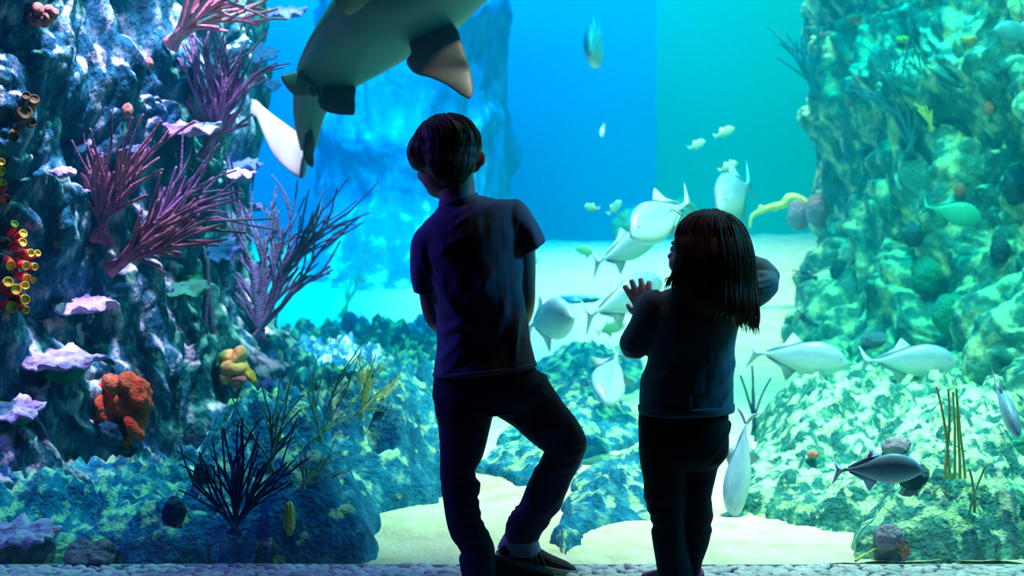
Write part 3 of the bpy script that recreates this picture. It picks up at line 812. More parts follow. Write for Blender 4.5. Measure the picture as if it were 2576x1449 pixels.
def make_fish(name, label, cat, skin, finm, deep=0.17, wid=0.07, eyes=True, group=None, bend=0.0, slim=False):
    e = empty(name, (0, 0, 0), label, cat, group)
    prof = [(0.0, 0.012, 0.01, -0.02), (0.03, 0.055, 0.03, -0.012), (0.09, 0.105, 0.05, 0.0), (0.18, 0.148, 0.066, 0.006), (0.30, 0.170, 0.070, 0.006), (0.42, 0.160, 0.064, 0.0), (0.54, 0.122, 0.05, -0.002), (0.66, 0.072, 0.034, -0.002), (0.76, 0.030, 0.02, 0), (0.82, 0.020, 0.014, 0), (0.86, 0.022, 0.008, 0)]
    k = deep/0.17; kw = wid/0.07
    def B(x): return bend*max(0, 0.5-x)**2*4
    rings = [(Vector((0.5-t, B(0.5-t), oz)), Vector((0, w_*kw, 0)), Vector((0, 0, h*k))) for t, h, w_, oz in prof]
    v, f = loft(rings, 22, 3); mesh_obj('body', v, f, skin, e)
    by = B(-0.42)
    v, f = fin_mesh([(-0.33, 0.0), (-0.40, 0.045), (-0.50, 0.165*max(k, .7)), (-0.46, 0.06), (-0.425, 0.0), (-0.46, -0.06), (-0.50, -0.165*max(k, .7)), (-0.40, -0.045)], by*0.95, 0.008)
    mesh_obj('tail_fin', v, f, finm, e)
    v, f = fin_mesh([(0.04, 0.15*k), (-0.05, 0.225*k+0.005), (-0.08, 0.225*k), (-0.07, 0.16*k), (-0.15, 0.105*k), (-0.30, 0.045*k), (-0.30, 0.02), (-0.1, 0.08*k)], 0, 0.007)
    mesh_obj('dorsal_fin', v, f, finm, e)
    v, f = fin_mesh([(0.0, -0.14*k), (-0.08, -0.235*k-0.005), (-0.105, -0.235*k), (-0.085, -0.15*k), (-0.18, -0.085*k), (-0.30, -0.04*k), (-0.28, -0.01), (-0.1, -0.08*k)], 0, 0.007)
    mesh_obj('anal_fin', v, f, finm, e)
    for s in (-1, 1):
        v, f = fin_mesh([(0.22, -0.03), (0.12, -0.02), (0.02, -0.07), (-0.02, -0.10), (0.08, -0.09), (0.2, -0.07)], 0, 0.006)
        M = Matrix.Rotation(s*0.35, 3, 'Z'); v = [tuple(M @ (Vector(p)-Vector((0.22, 0, -.05)))+Vector((0.22, s*0.062*kw, -.05))) for p in v]
        mesh_obj('pectoral_fin', v, f, finm, e)
        if eyes:
            v, f = ball((0.415, s*0.040*kw, 0.022*k), 0.013, 0.008, 0.013, 14, 8); mesh_obj('eye', v, f, M_eye, e)
    return e


def dup(root, label):
    r = root.copy(); COL.objects.link(r); r['label'] = label
    for ch in list(root.children):
        c = ch.copy(); COL.objects.link(c); c.parent = r
    return r


def aim(e, nose, tail, roll=0.0, squash=None):
    """put a fish so that its snout and the end of its tail are at two points"""
    nose, tail = Vector(nose), Vector(tail); d = nose-tail; l = d.length; x = d.normalized()
    up = Vector((0, 0, 1)) if abs(x.z) < 0.85 else Vector((-0.5, -0.6, 0.3))
    y = up.cross(x).normalized(); z = x.cross(y)
    M = Matrix((x, y, z)).transposed() @ Matrix.Rotation(roll, 3, 'X')
    e.location = (nose+tail)/2; e.rotation_euler = M.to_euler(); e.scale = (l, l, l)


jack = make_fish('jack_fish', '', 'fish', M_silver, M_fin, group='silver jacks')
FISH = [  # snout pixel, distance, tail pixel, distance, roll, label
    ((1586, 590), 5.6, (1742, 505), 6.0, 0.35, 'large silver jack swimming down to the left above the others, nearest the smaller child\'s hair'),
    ((1655, 585), 6.6, (1490, 665), 6.3, 0.2, 'silver jack heading up right, its head behind the large one'),
    ((1665, 705), 6.3, (1468, 800), 6.0, 0.1, 'silver jack behind the smaller child\'s raised fingers'),
    ((1440, 792), 5.3, (1322, 822), 5.75, 0.15, 'rounded silver jack at the taller child\'s elbow, turned towards the glass'),
    ((1518, 1012), 5.5, (1556, 880), 5.9, 0.9, 'silver jack diving head down between the two children'),
    ((1806, 520), 6.2, (1890, 455), 6.8, 0.2, 'pale jack above the smaller child\'s head, seen from the front quarter'),
    ((2135, 912), 5.9, (1880, 885), 5.98, 0.0, 'long silver jack just right of the smaller child, swimming right'),
    ((2408, 908), 6.2, (2160, 908), 6.26, 0.0, 'silver jack swimming right in front of the pale cliff'),
    ((2320, 1178), 5.0, (2092, 1182), 5.04, 0.0, 'lowest silver jack, swimming right near the reef floor'),
    ((2560, 1092), 6.2, (2500, 950), 6.5, 0.3, 'silver jack diving at the right photo edge'),
    ((1484, 128), 6.6, (1512, 100), 7.2, 0.1, 'pale rounded jack alone high in the open water, facing the glass'),
]
first = True
for (a, ya, b_, yb, roll, lab) in FISH:
    e = jack if first else dup(jack, lab); first = False; e['label'] = lab
    lim = min(hit(*a).y, hit(*b_).y)-0.35; sh_ = max(0.0, max(ya, yb)-lim); aim(e, P(*a, ya-sh_), P(*b_, yb-sh_), roll)
slim = make_fish('slender_fish', 'long slender silver fish hanging head down beside the smaller child\'s trousers', 'fish', M_silver, M_fin, deep=0.13, wid=0.085)
aim(slim, P(1842, 1305, 4.5), P(1882, 1030, 4.6), 0.5)
yel = make_fish('yellowish_fish', '', 'fish', M_yfish, M_yfin, deep=0.19, wid=0.07, eyes=False, group='small yellowish fish')
first = True
for (a, b_, Y, lab) in [((1846, 322), (1796, 345), 9.5, 'small pale yellow fish, highest of three in the green water'),
                        ((1773, 354), (1732, 374), 9.8, 'small pale green fish, middle one of three in the green water'),
                        ((1854, 408), (1808, 430), 9.8, 'small greenish fish, lowest of three above the pale jack'),
                        ((1470, 518), (1508, 526), 8.5, 'small yellow fish alone right of the taller child\'s shoulder'),
                        ((1512, 345), (1520, 312), 9.5, 'tiny faint yellow fish hanging in the open blue water'),
                        ((1448, 624), (1502, 640), 8.0, 'small curved yellow fish left of the jack shoal'),
                        ((1572, 815), (1500, 838), 7.5, 'yellow-tailed small fish below the fingers of the smaller child'),
                        ((1562, 505), (1530, 540), 9.0, 'faint yellow fish above the large silver jack')]:
    e = yel if first else dup(yel, lab); first = False; e['label'] = lab
    aim(e, P(*a, Y), P(*b_, Y+0.05), 0.1)
tq = make_fish('turquoise_fish', 'broad turquoise fish resting against the pale cliff', 'fish', M_tfish, M_tfish, deep=0.20)
yy = min(hit(2462, 548).y, hit(2400, 535).y, hit(2330, 520).y)-0.22
aim(tq, P(2470, 550, yy), P(2318, 518, yy+.03), 0.0)
bf = make_fish('blue_fish', 'blue fish entering at the upper right photo edge', 'fish', M_bfish, M_fin, deep=0.17)
yy = min(hit(2505, 72).y, hit(2570, 90).y)-0.25
aim(bf, P(2500, 72, yy), P(2640, 96, yy+.05), 0.0)


# ------------------------------------------------------------------ shark
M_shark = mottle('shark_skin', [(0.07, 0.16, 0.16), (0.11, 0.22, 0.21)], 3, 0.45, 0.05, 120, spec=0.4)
M_stail = mottle('lit_shark_skin', [(0.34, 0.30, 0.38), (0.42, 0.38, 0.46)], 3, 0.45, 0.05, 120, spec=0.4)  # same skin as the body, with the light on the tail put into the colour
M_sfin = mottle('shark_fin_skin', [(0.10, 0.09, 0.07), (0.15, 0.12, 0.10)], 3, 0.5, 0.05, 120, spec=0.4)
M_claw = mat('dark_shark_skin', (0.06, 0.06, 0.07), 0.6, 0.3)


def blade(pairs, th, seg=20, n=3):
    """fin: sections from root to tip, each (leading point, trailing point); th = half-thickness per section"""
    rings = []
    for i, (a, b_) in enumerate(pairs):
        a, b_ = Vector(a), Vector(b_); A = (a-b_)/2
        i0, i1 = max(i-1, 0), min(i+1, len(pairs)-1)
        sp = (Vector(pairs[i1][0])+Vector(pairs[i1][1]))-(Vector(pairs[i0][0])+Vector(pairs[i0][1]))
        nrm = A.cross(sp).normalized()*(th[i] if hasattr(th, '__len__') else th*(1-0.8*i/(len(pairs)-1)))
        rings.append(((a+b_)/2, A, nrm))
    return loft(rings, seg, n)


def pp(pairs, Ys):
    out = []
    for (a, b_), Y in zip(pairs, Ys):
        y0, y1 = Y if hasattr(Y, '__len__') else (Y, Y)
        out.append((P(*a, y0), P(*b_, y1)))
    return out


c = P(930, 120, 5.2)
shark = empty('shark', c, 'large grey shark gliding overhead with brightly lit tail, above the taller child', 'shark')
bd = [((756, 378), (790, 385), 5.86, .020), ((748, 345), (801, 350), 5.80, .032), ((740, 311), (809, 317), 5.72, .045), ((737, 262), (824, 280), 5.62, .060), ((740, 215), (850, 255), 5.52, .078),
      ((749, 165), (897, 219), 5.42, .105), ((764, 127), (961, 184), 5.34, .135), ((785, 85), (1028, 146), 5.27, .165), ((815, 35), (1092, 110), 5.22, .185), ((845, -10), (1155, 68), 5.18, .195),
      ((895, -65), (1215, 10), 5.15, .19), ((970, -125), (1275, -45), 5.12, .18), ((1070, -185), (1335, -115), 5.10, .16), ((1190, -240), (1390, -190), 5.08, .12), ((1310, -280), (1430, -255), 5.06, .07), ((1400, -305), (1440, -298), 5.05, .03)]
rings = []
for l, r, Y, d in bd:
    a, b_ = P(*l, Y), P(*r, Y); A = (b_-a)/2; rings.append(((a+b_)/2, A, Vector((0, d, 0))))
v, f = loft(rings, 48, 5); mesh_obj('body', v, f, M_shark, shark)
def sf(name, pairs, Ys, th, mt=M_sfin, lab=None):
    v, f = blade(pp(pairs, Ys), th, 20, 4); o = mesh_obj(name, v, f, mt, shark)
    if lab: o['label'] = lab
sf('pectoral_fin', [((1115, 30), (1020, 85)), ((1150, 74), (1034, 132)), ((1160, 105), (1022, 156)), ((1172, 145), (1042, 184)), ((1183, 178), (1086, 197)), ((1190, 212), (1122, 213)), ((1190, 235), (1158, 238)), ((1184, 247), (1177, 248))],
   [5.15, (5.08, 5.12), (5.04, 5.08), (5.0, 5.06), 5.0, 4.97, 4.95, 4.94], .022)
sf('pectoral_fin', [((1040, -90), (930, -10)), ((960, -110), (885, 36)), ((890, -130), (850, 20)), ((840, -160), (825, -60)), ((800, -180), (795, -150))], [5.02, 4.9, 4.85, 4.82, 4.8], .022)
sf('pelvic_fin', [((790, 160), (805, 240)), ((765, 171), (780, 242)), ((745, 180), (754, 244)), ((726, 185), (733, 234)), ((712, 189), (717, 215)), ((707, 193), (709, 202))], [5.42, 5.38, 5.36, 5.35, 5.34, 5.34], .014)
sf('pelvic_fin', [((885, 195), (810, 232)), ((895, 222), (799, 252)), ((893, 245), (806, 271)), ((894, 265), (824, 282)), ((893, 280), (853, 288)), ((891, 288), (882, 289))], [5.42, 5.38, 5.34, 5.31, 5.29, 5.28], .014)
sf('anal_fin', [((786, 325), (768, 335)), ((792, 360), (762, 372)), ((789, 390), (763, 392)), ((790, 408), (772, 410)), ((788, 420), (782, 421))], [5.70, 5.70, 5.72, 5.73, 5.73], .010, M_claw, 'dark anal fin')
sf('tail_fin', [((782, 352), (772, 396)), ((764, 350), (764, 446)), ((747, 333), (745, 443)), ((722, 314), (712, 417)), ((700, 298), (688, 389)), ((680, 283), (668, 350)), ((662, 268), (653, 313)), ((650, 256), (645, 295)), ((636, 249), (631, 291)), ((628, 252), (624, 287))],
   [(5.90, 5.88), (5.93, 5.86), (5.98, 5.88), (6.05, 5.93), (6.12, 6.0), (6.18, 6.08), (6.24, 6.16), (6.28, 6.21), (6.32, 6.26), (6.34, 6.3)], .016, M_stail, 'tail fin lit lavender-white')
sf('dorsal_fin', [((1000, 20), (900, 80)), ((990, 30), (900, 95)), ((970, 50), (905, 100)), ((950, 75), (920, 98))], [5.30, 5.42, 5.50, 5.56], .016)
for x, y, a, h in ((786, 232, 8, 13), (804, 240, 6, 14)):
    p = P(x, y, 5.34); v, f = ball(p, a/F*5.34, .012, h/F*5.34, 14, 10, Matrix.Rotation(-0.5, 3, 'Y')); mesh_obj('clasper', v, f, M_claw, shark)
for s in (-1, 1):
    p = P(1345, -262, 5.07)+Vector((0, s*.055, 0)); v, f = ball(p, .014, .01, .014, 14, 8); mesh_obj('eye', v, f, M_eye, shark)


# ------------------------------------------------------------------ the two children
M_skin = mat('skin', (0.62, 0.36, 0.28), 0.55, 0.4)
M_shirt = mottle('blue_shirt_cloth', [(0.20, 0.24, 0.36), (0.23, 0.27, 0.40)], 40, 0.9, 0.3, 900, bdist=0.001)
M_sweat = mottle('teal_sweater_cloth', [(0.17, 0.27, 0.33), (0.20, 0.31, 0.37)], 40, 0.95, 0.3, 700, bdist=0.001)
M_jeans = mottle('dark_denim', [(0.035, 0.045, 0.09), (0.06, 0.075, 0.13)], 60, 0.9, 0.3, 900, bdist=0.001)
M_pants = mottle('black_trouser_cloth', [(0.02, 0.022, 0.03), (0.03, 0.035, 0.045)], 60, 0.9, 0.3, 900, bdist=0.001)
M_hairb = mottle('short_brown_hair', [(0.045, 0.03, 0.02), (0.12, 0.085, 0.055)], 30, 0.5, 0.5, 150, (1, 1, 0.3), spec=0.3, bdist=0.002)
M_hairg = mottle('long_auburn_hair', [(0.08, 0.035, 0.02), (0.24, 0.12, 0.07)], 60, 0.55, 0.5, 200, (1, 1, 0.12), spec=0.3, bdist=0.002)
M_shoe = mat('black_suede', (0.02, 0.02, 0.025), 0.8, 0.3)
M_sole = mat('gum_sole', (0.22, 0.30, 0.22), 0.6, 0.4)
M_stripe = mat('shoe_stripe', (0.07, 0.07, 0.08), 0.6, 0.3)
M_sock = mat('sock_knit', (0.42, 0.40, 0.50), 0.9, 0.2)
M_pink = mat('pink_shoe_cloth', (0.85, 0.08, 0.25), 0.6, 0.4)
M_pinkd = mat('dark_shoe_sole', (0.05, 0.03, 0.06), 0.7, 0.3)
M_scl = mat('eye_white', (0.75, 0.75, 0.75), 0.2, 0.6)
M_iris = mat('iris', (0.05, 0.10, 0.14), 0.1, 0.8)


def sil(rows, seg=32, n=3, ex=2.2):
    """loft through sections seen in outline: (left px, right px, distance, half-depth)"""
    rings = []
    for l, r, Y, d in rows:
        a, b_ = P(*l, Y), P(*r, Y); rings.append(((a+b_)/2, (b_-a)/2, Vector((0, d, 0))))
    return loft(rings, seg, n, ex)


def limb(rows, seg=20, n=3):
    """tube through (px, py, distance, radius in px)"""
    pts = [P(x, y, Y) for x, y, Y, r in rows]; return tube(pts, [r*Y/F for x, y, Y, r in rows], seg, n)


def head_pieces(mb, M):
    def B(c, rx, ry, rz, R=None):
        v, f = ball((0, 0, 0), rx, ry, rz, 24, 16, R); mb.add([tuple(M @ (p+Vector(c))) for p in v], f)
    B((0, -.005, 0), .078, .095, .085); B((0, .035, -.045), .060, .056, .066); B((0, .055, -.088), .034, .032, .026)
    for s in (-1, 1):
        B((s*.032, .060, -.048), .026, .026, .026)
        B((s*.024, .080, .006), .022, .010, .008)
        B((s*.083, .000, -.020), .008, .020, .030, Matrix.Rotation(s*0.45, 3, 'Z'))
        B((s*.093, -.008, -.012), .008, .016, .024, Matrix.Rotation(s*0.5, 3, 'Z'))
        B((s*.0085, .097, -.046), .007, .008, .006)
    v, f = tube([(0, .084, -.004), (0, .094, -.022), (0, .105, -.040), (0, .100, -.048)], [.007, .009, .011, .006], 12, 3)
    mb.add([tuple(M @ Vector(p)) for p in v], f)
    B((0, .088, -.066), .020, .008, .0055); B((0, .086, -.076), .017, .008, .006)


def eyes(M, parent):
    for s in (-1, 1):
        v, f = ball((s*.029, .079, -.012), .0125, .0125, .0125, 16, 10); o = mesh_obj('eye', [tuple(M @ p) for p in v], f, M_scl, parent)
        v, f = ball((s*.029, .0885, -.012), .0055, .0035, .0055, 12, 8); mesh_obj('iris', [tuple(M @ p) for p in v], f, M_iris, o)


def hand(mb, wrist, dirv, palm_n, sp=1.0, curl=(.3, .3, .3, .35), s=1.0, side=1, fat=1.0):
    """palm, four unequal fingers with knuckle bends and a thumb leaving its side; palm_n = the way the palm faces"""
    d = Vector(dirv).normalized(); nn = Vector(palm_n); nn = (nn-d*nn.dot(d)).normalized(); sd = d.cross(nn)*side
    w = Vector(wrist); pl = .062*s; pw = .030*s
    v, f = loft([(w, sd*.020*s, nn*.014*s), (w+d*.02*s, sd*.026*s, nn*.013*s), (w+d*.045*s, sd*pw, nn*.011*s), (w+d*pl, sd*pw*.95, nn*.008*s)], 18, 3); mb.add(v, f)
    for k, (o, ln) in enumerate(((.0225, .045), (.0078, .052), (-.0072, .049), (-.0215, .038))):
        a = curl[k]; p = w+d*(pl-.008*s)+sd*o*s; dd = (d+sd*o*9*sp).normalized(); pts = [p]; rr = [.0070*s*fat]
        q = p.copy()
        for j, t in enumerate((.42, .32, .26)):
            dd = (dd+nn*a*(0.6 if j == 0 else 1.0)).normalized(); q = q+dd*ln*s*t*1.15; pts.append(q.copy()); rr.append((.0068, .0064, .0056)[j]*s*fat)
        v, f = tube(pts, rr, 12, 3); mb.add(v, f)
    p = w+d*.016*s+sd*.020*s; dd = (d*.7+sd*.9+nn*.3).normalized(); q1 = p+dd*.022*s; dd = (d+sd*.35+nn*.3).normalized(); q2 = q1+dd*.020*s
    v, f = tube([p, q1, q2, q2+dd*.006*s], [.0095*s, .0080*s, .0066*s, .0045*s], 12, 3); mb.add(v, f)


def folds(me, items, fine=0.0, seed=0):
    """cloth creases: each item (px0, py0, px1, py1, distance, width m, height m) raises a soft ridge along a line"""
    A = co(me); n = nor(me); D = np.zeros(len(A))
    for x0, y0, x1, y1, Y, w_, h in items:
        a = np.array(P(x0, y0, Y)); b_ = np.array(P(x1, y1, Y)); ab_ = (b_-a)[[0, 2]]; rel = A[:, [0, 2]]-a[[0, 2]]
        t = np.clip(rel@ab_/(ab_@ab_), 0, 1); off = rel-t[:, None]*ab_
        bend = 0.25*w_*np.sin(t*5+x0); dist = np.hypot(off[:, 0]+bend, off[:, 1])
        D += h*np.exp(-(dist/w_)**2)*np.sin(np.pi*np.clip(t*0.9+0.05, 0, 1))
    if fine: D += fine*fbm(A*np.array([22, 22, 9]), 3, seed)
    setco(me, A+n*D[:, None])


def shoe(heel, toe, w_, parent, mt, solem, stripes=None, hh=1.0, name='shoe'):
    heel, toe = Vector(heel), Vector(toe); x = (toe-heel); ln = x.length; x.normalize(); up = Vector((0, 0, 1)); up = (up-x*up.dot(x)).normalized(); y = up.cross(x)
    prof = [(0.0, .012, .040, .62), (.06, .010, .062, .80), (.18, .010, .074, .86), (.32, .010, .072, .82), (.45, .010, .060, .84), (.60, .010, .046, .98), (.75, .010, .038, 1.0), (.88, .010, .032, .86), (.97, .012, .024, .52), (1.0, .014, .019, .25)]
    rings = [(heel+x*ln*t+up*((z0+z1*hh)/2), y*w_*k, up*((z1*hh-z0)/2)) for t, z0, z1, k in prof]
    v, f = loft(rings, 26, 3, 2.5); s = mesh_obj(name, v, f, mt, parent)
    rings = [(heel+x*ln*(t*1.03-.015)+up*(.009), y*w_*(k+.06), up*.0095) for t, z0, z1, k in prof]
    v, f = loft(rings, 26, 3, 4); mesh_obj('sole', v, f, solem, s)
    if stripes:
        for t in (.42, .50, .58):
            for sd in (-1, 1):
                p0 = heel+x*ln*t+up*.014+y*sd*w_*.97; p1 = heel+x*ln*(t-.10)+up*.048*hh+y*sd*w_*.66
                mid = (p0+p1)/2+y*sd*.004
                v, f = tube([p0, mid, p1], [.0028, .0032, .0028], 8, 3); mesh_obj('stripe', v, f, stripes, s)
    return s


def lock(mb, pts, r, seg=5, n=3):
    k = len(pts); mb.add(*tube(pts, [r*(0.6+0.4*math.sin(math.pi*min(1, (i+.5)/k*1.1))) if i < k-1 else r*0.15 for i in range(k)], seg, n))


# ---------------- boy
YB = 3.66
boy = empty('person', (P(1200, 1000, YB).x, YB, 0), 'child in a blue T-shirt and dark jeans, legs crossed, silhouetted against the tank', 'person')
hc = P(1121, 382, YB-0.01)
MH = Matrix.Translation(hc) @ Euler((math.radians(-20), math.radians(-14), math.radians(24)), 'ZYX').to_matrix().to_4x4()
MH = Matrix.Translation(hc) @ Matrix.Rotation(math.radians(20), 4, 'Z') @ Matrix.Rotation(math.radians(-20), 4, 'X') @ Matrix.Rotation(math.radians(7), 4, 'Y') @ Matrix.Diagonal((1, 1, .92, 1))
b = MB(); head_pieces(b, MH)
b.add(*sil([((1098, 440), (1190, 430), YB, .050), ((1096, 470), (1194, 458), YB, .050), ((1104, 500), (1198, 488), YB, .052), ((1108, 525), (1220, 510), YB, .055), ((1100, 550), (1250, 540), YB, .05)]))
b.add(*sil([((1100, 540), (1270, 530), YB, .05), ((1085, 600), (1300, 590), YB, .062), ((1100, 700), (1300, 700), YB, .070), ((1115, 800), (1315, 800), YB, .070), ((1112, 900), (1325, 900), YB, .072), ((1112, 985), (1330, 985), YB, .075)]))
b.add(*limb([(1270, 570, YB, 34), (1318, 600, YB, 31), (1320, 650, YB, 27), (1320, 710, YB, 27), (1321, 760, YB+.01, 25), (1312, 800, YB+.05, 24), (1285, 845, YB+.11, 21), (1262, 875, YB+.135, 17)]))
b.add(*limb([(1110, 600, YB, 34), (1078, 630, YB, 31), (1080, 690, YB, 28), (1084, 750, YB, 28), (1094, 795, YB+.01, 27), (1112, 820, YB+.05, 24), (1145, 855, YB+.11, 21), (1172, 882, YB+.135, 17)]))
hand(b, P(1262, 875, YB+.135), (-1, 0.10, -.35), (0, -1, 0), .6, s=.85, side=-1)
hand(b, P(1172, 882, YB+.135), (1, 0.18, -.30), (0, -1, 0), .6, s=.85, side=1)
b.add(*limb([(1165, 960, YB, 62), (1168, 1060, YB, 52), (1155, 1180, YB, 36), (1155, 1280, YB, 34), (1190, 1380, YB, 26), (1205, 1440, YB, 24), (1215, 1465, YB, 26)]))
b.add(*limb([(1290, 960, YB, 62), (1350, 1040, YB+.02, 50), (1410, 1110, YB+.05, 40), (1375, 1200, YB+.09, 34), (1330, 1300, YB+.12, 26), (1308, 1365, YB+.14, 24), (1310, 1385, YB+.145, 26)]))
me = remesh(b, 0.0035, 3); bodyB = link_mesh('body', me, M_skin, boy); eyes(MH, boy)
# hair
b = MB()
def HB(c, rx, ry, rz, M=MH):
    v, f = ball(c, rx, ry, rz, 32, 22); b.add([tuple(M @ Vector(p)) for p in v], f)
HB((0, -.010, .014), .087, .103, .086); HB((0, -.045, -.020), .074, .056, .068); HB((0, .045, .052), .066, .05, .040); HB((0, -.052, -.050), .066, .044, .056); HB((0, -.045, -.082), .050, .034, .036)
HB((-.062, .004, -.004), .036, .058, .056); HB((-.055, .035, .02), .03, .045, .045)
me = remesh(b, 0.004, 2); A = co(me); n = nor(me)
loc = (np.array(MH.inverted()) @ np.c_[A, np.ones(len(A))].T).T[:, :3]
st = np.arctan2(loc[:, 0], loc[:, 1]+0.02); A += n*(0.0022*fbm(np.c_[st*14, loc[:, 2]*14, loc[:, 1]*10], 3, 3)+0.0006*np.sin(st*60+6*fbm(loc*20, 2, 5)))[:, None]; setco(me, A)
hair = link_mesh('hair', me, M_hairb, boy)
b = MB(); R_ = random.Random(5); MI = MH
def capdir(az, el): return Vector((.087*math.sin(az)*math.cos(el), -.010+.103*math.cos(az)*math.cos(el), .014+.086*math.sin(el)))
for k in range(230):
    az = R_.uniform(-math.pi, math.pi); el0 = R_.uniform(.1, 1.45); ln = R_.uniform(.35, .7); pts = []
    for j in range(5):
        e_ = el0-ln*j/4; a_ = az+0.25*math.sin(az+1.0)*j/4
        q = capdir(a_, e_); q = Vector((0, -.01, .014))+(q-Vector((0, -.01, .014)))*(1.008+.012*math.sin(j*.9)*R_.random())
        pts.append(MI @ q)
    if el0-ln < -.15 and abs(az) < 0.9: continue
    lock(b, pts, R_.uniform(.0011, .0022))
for k in range(22):   # ragged fringe over the temple
    a = R_.uniform(-1.9, -.5); p = capdir(a, -.02)*1.01; q = capdir(a, -.35); q = Vector((q.x*1.02, q.y+.006, q.z-R_.uniform(0, .012)))
    lock(b, [MI @ p, MI @ ((p+q)/2*1.02), MI @ q], .0022)
b.build('hair_strands', M_hairb, boy)
# T-shirt
b = MB()
b.add(*sil([((1108, 512), (1204, 490), YB, .056), ((1090, 538), (1250, 501), YB, .064), ((1064, 562), (1298, 508), YB, .072), ((1052, 600), (1318, 555), YB, .085), ((1062, 660), (1318, 630), YB, .090), ((1082, 740), (1318, 720), YB, .092),
            ((1097, 810), (1327, 800), YB, .092), ((1099, 860), (1333, 850), YB, .092), ((1096, 905), (1342, 887), YB, .095), ((1092, 930), (1346, 904), YB, .098), ((1091, 943), (1349, 916), YB, .099)], 40, 4, 2.3))
b.add(*sil([((1270, 515), (1262, 615), YB, .058), ((1298, 501), (1290, 628), YB, .058), ((1325, 518), (1300, 640), YB, .056), ((1344, 548), (1303, 648), YB, .055), ((1360, 578), (1306, 652), YB, .055), ((1372, 606), (1310, 652), YB, .055)]))
b.add(*sil([((1075, 556), (1130, 610), YB, .058), ((1048, 580), (1118, 640), YB, .058), ((1035, 606), (1110, 662), YB, .056), ((1030, 645), (1102, 690), YB, .055), ((1031, 695), (1094, 718), YB, .054), ((1040, 736), (1090, 743), YB, .052)]))
me = remesh(b, 0.0045, 2)
folds(me, [(1120, 560, 1210, 500, YB, .010, .004), (1130, 575, 1230, 515, YB, .010, .004), (1308, 560, 1322, 640, YB, .006, -.006), (1312, 650, 1290, 760, YB, .012, .007), (1290, 690, 1240, 860, YB, .014, .006), (1270, 640, 1180, 760, YB, .016, .005),
           (1320, 740, 1270, 900, YB, .014, .007), (1300, 760, 1292, 930, YB, .008, .007), (1100, 700, 1160, 790, YB, .014, .007), (1100, 840, 1180, 800, YB, .010, .006), (1100, 930, 1170, 830, YB, .014, .007), (1110, 940, 1190, 860, YB, .012, .005),
           (1110, 760, 1250, 840, YB, .015, .004), (1060, 640, 1100, 720, YB, .010, .006), (1330, 560, 1350, 630, YB, .012, .005), (1200, 600, 1230, 780, YB, .02, .003), (1104, 640, 1150, 600, YB, .012, .005)], .0022, 4)
link_mesh('t_shirt', me, M_shirt, boy)
v, f = sil([((1104, 507), (1201, 484), YB, .0575), ((1103, 513), (1204, 489), YB, .0600), ((1104, 520), (1208, 495), YB, .0605), ((1106, 526), (1212, 501), YB, .059)], 40, 3); mesh_obj('collar', v, f, M_shirt, boy)
v, f = sil([((1092, 934), (1347, 907), YB, .0985), ((1089, 938), (1350, 911), YB, .1015), ((1088, 944), (1351, 917), YB, .1015), ((1091, 947), (1349, 920), YB, .0985)], 40, 2, 2.3); mesh_obj('hem', v, f, M_shirt, boy)
# jeans
b = MB()
b.add(*sil([((1096, 915), (1338, 900), YB, .090), ((1092, 945), (1352, 935), YB, .094), ((1089, 980), (1384, 965), YB+.005, .096), ((1090, 1005), (1390, 1000), YB+.01, .094), ((1110, 1035), (1340, 1035), YB+.01, .08)], 36, 3, 2.4))
b.add(*sil([((1090, 980), (1262, 1000), YB, .088), ((1095, 1035), (1243, 1040), YB, .082), ((1104, 1071), (1234, 1077), YB, .075), ((1107, 1149), (1215, 1149), YB, .064), ((1106, 1188), (1193, 1190), YB, .056), ((1109, 1214), (1206, 1213), YB, .056), ((1109, 1236), (1208, 1228), YB, .056), ((1112, 1250), (1201, 1246), YB, .054),
            ((1115, 1272), (1206, 1273), YB, .053), ((1121, 1305), (1212, 1310), YB, .052), ((1135, 1350), (1231, 1345), YB, .052), ((1160, 1386), (1243, 1374), YB, .052), ((1155, 1403), (1246, 1393), YB, .054), ((1159, 1433), (1247, 1428), YB, .054), ((1164, 1458), (1248, 1456), YB, .052)]))
b.add(*sil([((1345, 930), (1200, 1000), YB, .088), ((1370, 945), (1236, 1038), YB+.01, .085), ((1403, 996), (1286, 1070), YB+.025, .078), ((1443, 1046), (1330, 1106), YB+.035, .070), ((1467, 1084), (1356, 1126), YB+.045, .062), ((1476, 1112), (1369, 1136), YB+.05, .058), ((1471, 1140), (1364, 1152), YB+.055, .056), ((1457, 1174), (1348, 1178), YB+.065, .054),
            ((1437, 1211), (1327, 1217), YB+.08, .052), ((1422, 1248), (1313, 1257), YB+.09, .050), ((1410, 1280), (1301, 1280), YB+.10, .048), ((1391, 1300), (1286, 1297), YB+.11, .046), ((1382, 1320), (1273, 1322), YB+.12, .046), ((1364, 1340), (1271, 1346), YB+.125, .044), ((1357, 1357), (1276, 1362), YB+.13, .040)]))
me = remesh(b, 0.0045, 2)
it = []
for y in (1195, 1218, 1240, 1262, 1290, 1318, 1345, 1372, 1400, 1425): it.append((1108+(y-1195)*.25, y+8, 1215+(y-1195)*.12, y-4, YB, .007, .005))
for x, y in ((1420, 1125), (1410, 1150), (1395, 1185)): it.append((x-60, y+12, x+60, y-12, YB, .009, .005))
for y in (1300, 1313, 1327, 1341): it.append((1272, y+3, 1390-(y-1300)*.6, y-4, YB, .005, .006))
it += [(1345, 960, 1400, 940, YB, .008, .004), (1330, 975, 1410, 1010, YB, .012, .004), (1440, 1060, 1330, 1090, YB, .012, .004), (1430, 1230, 1380, 1300, YB, .010, .004)]
folds(me, it, .002, 8); link_mesh('jeans', me, M_jeans, boy)
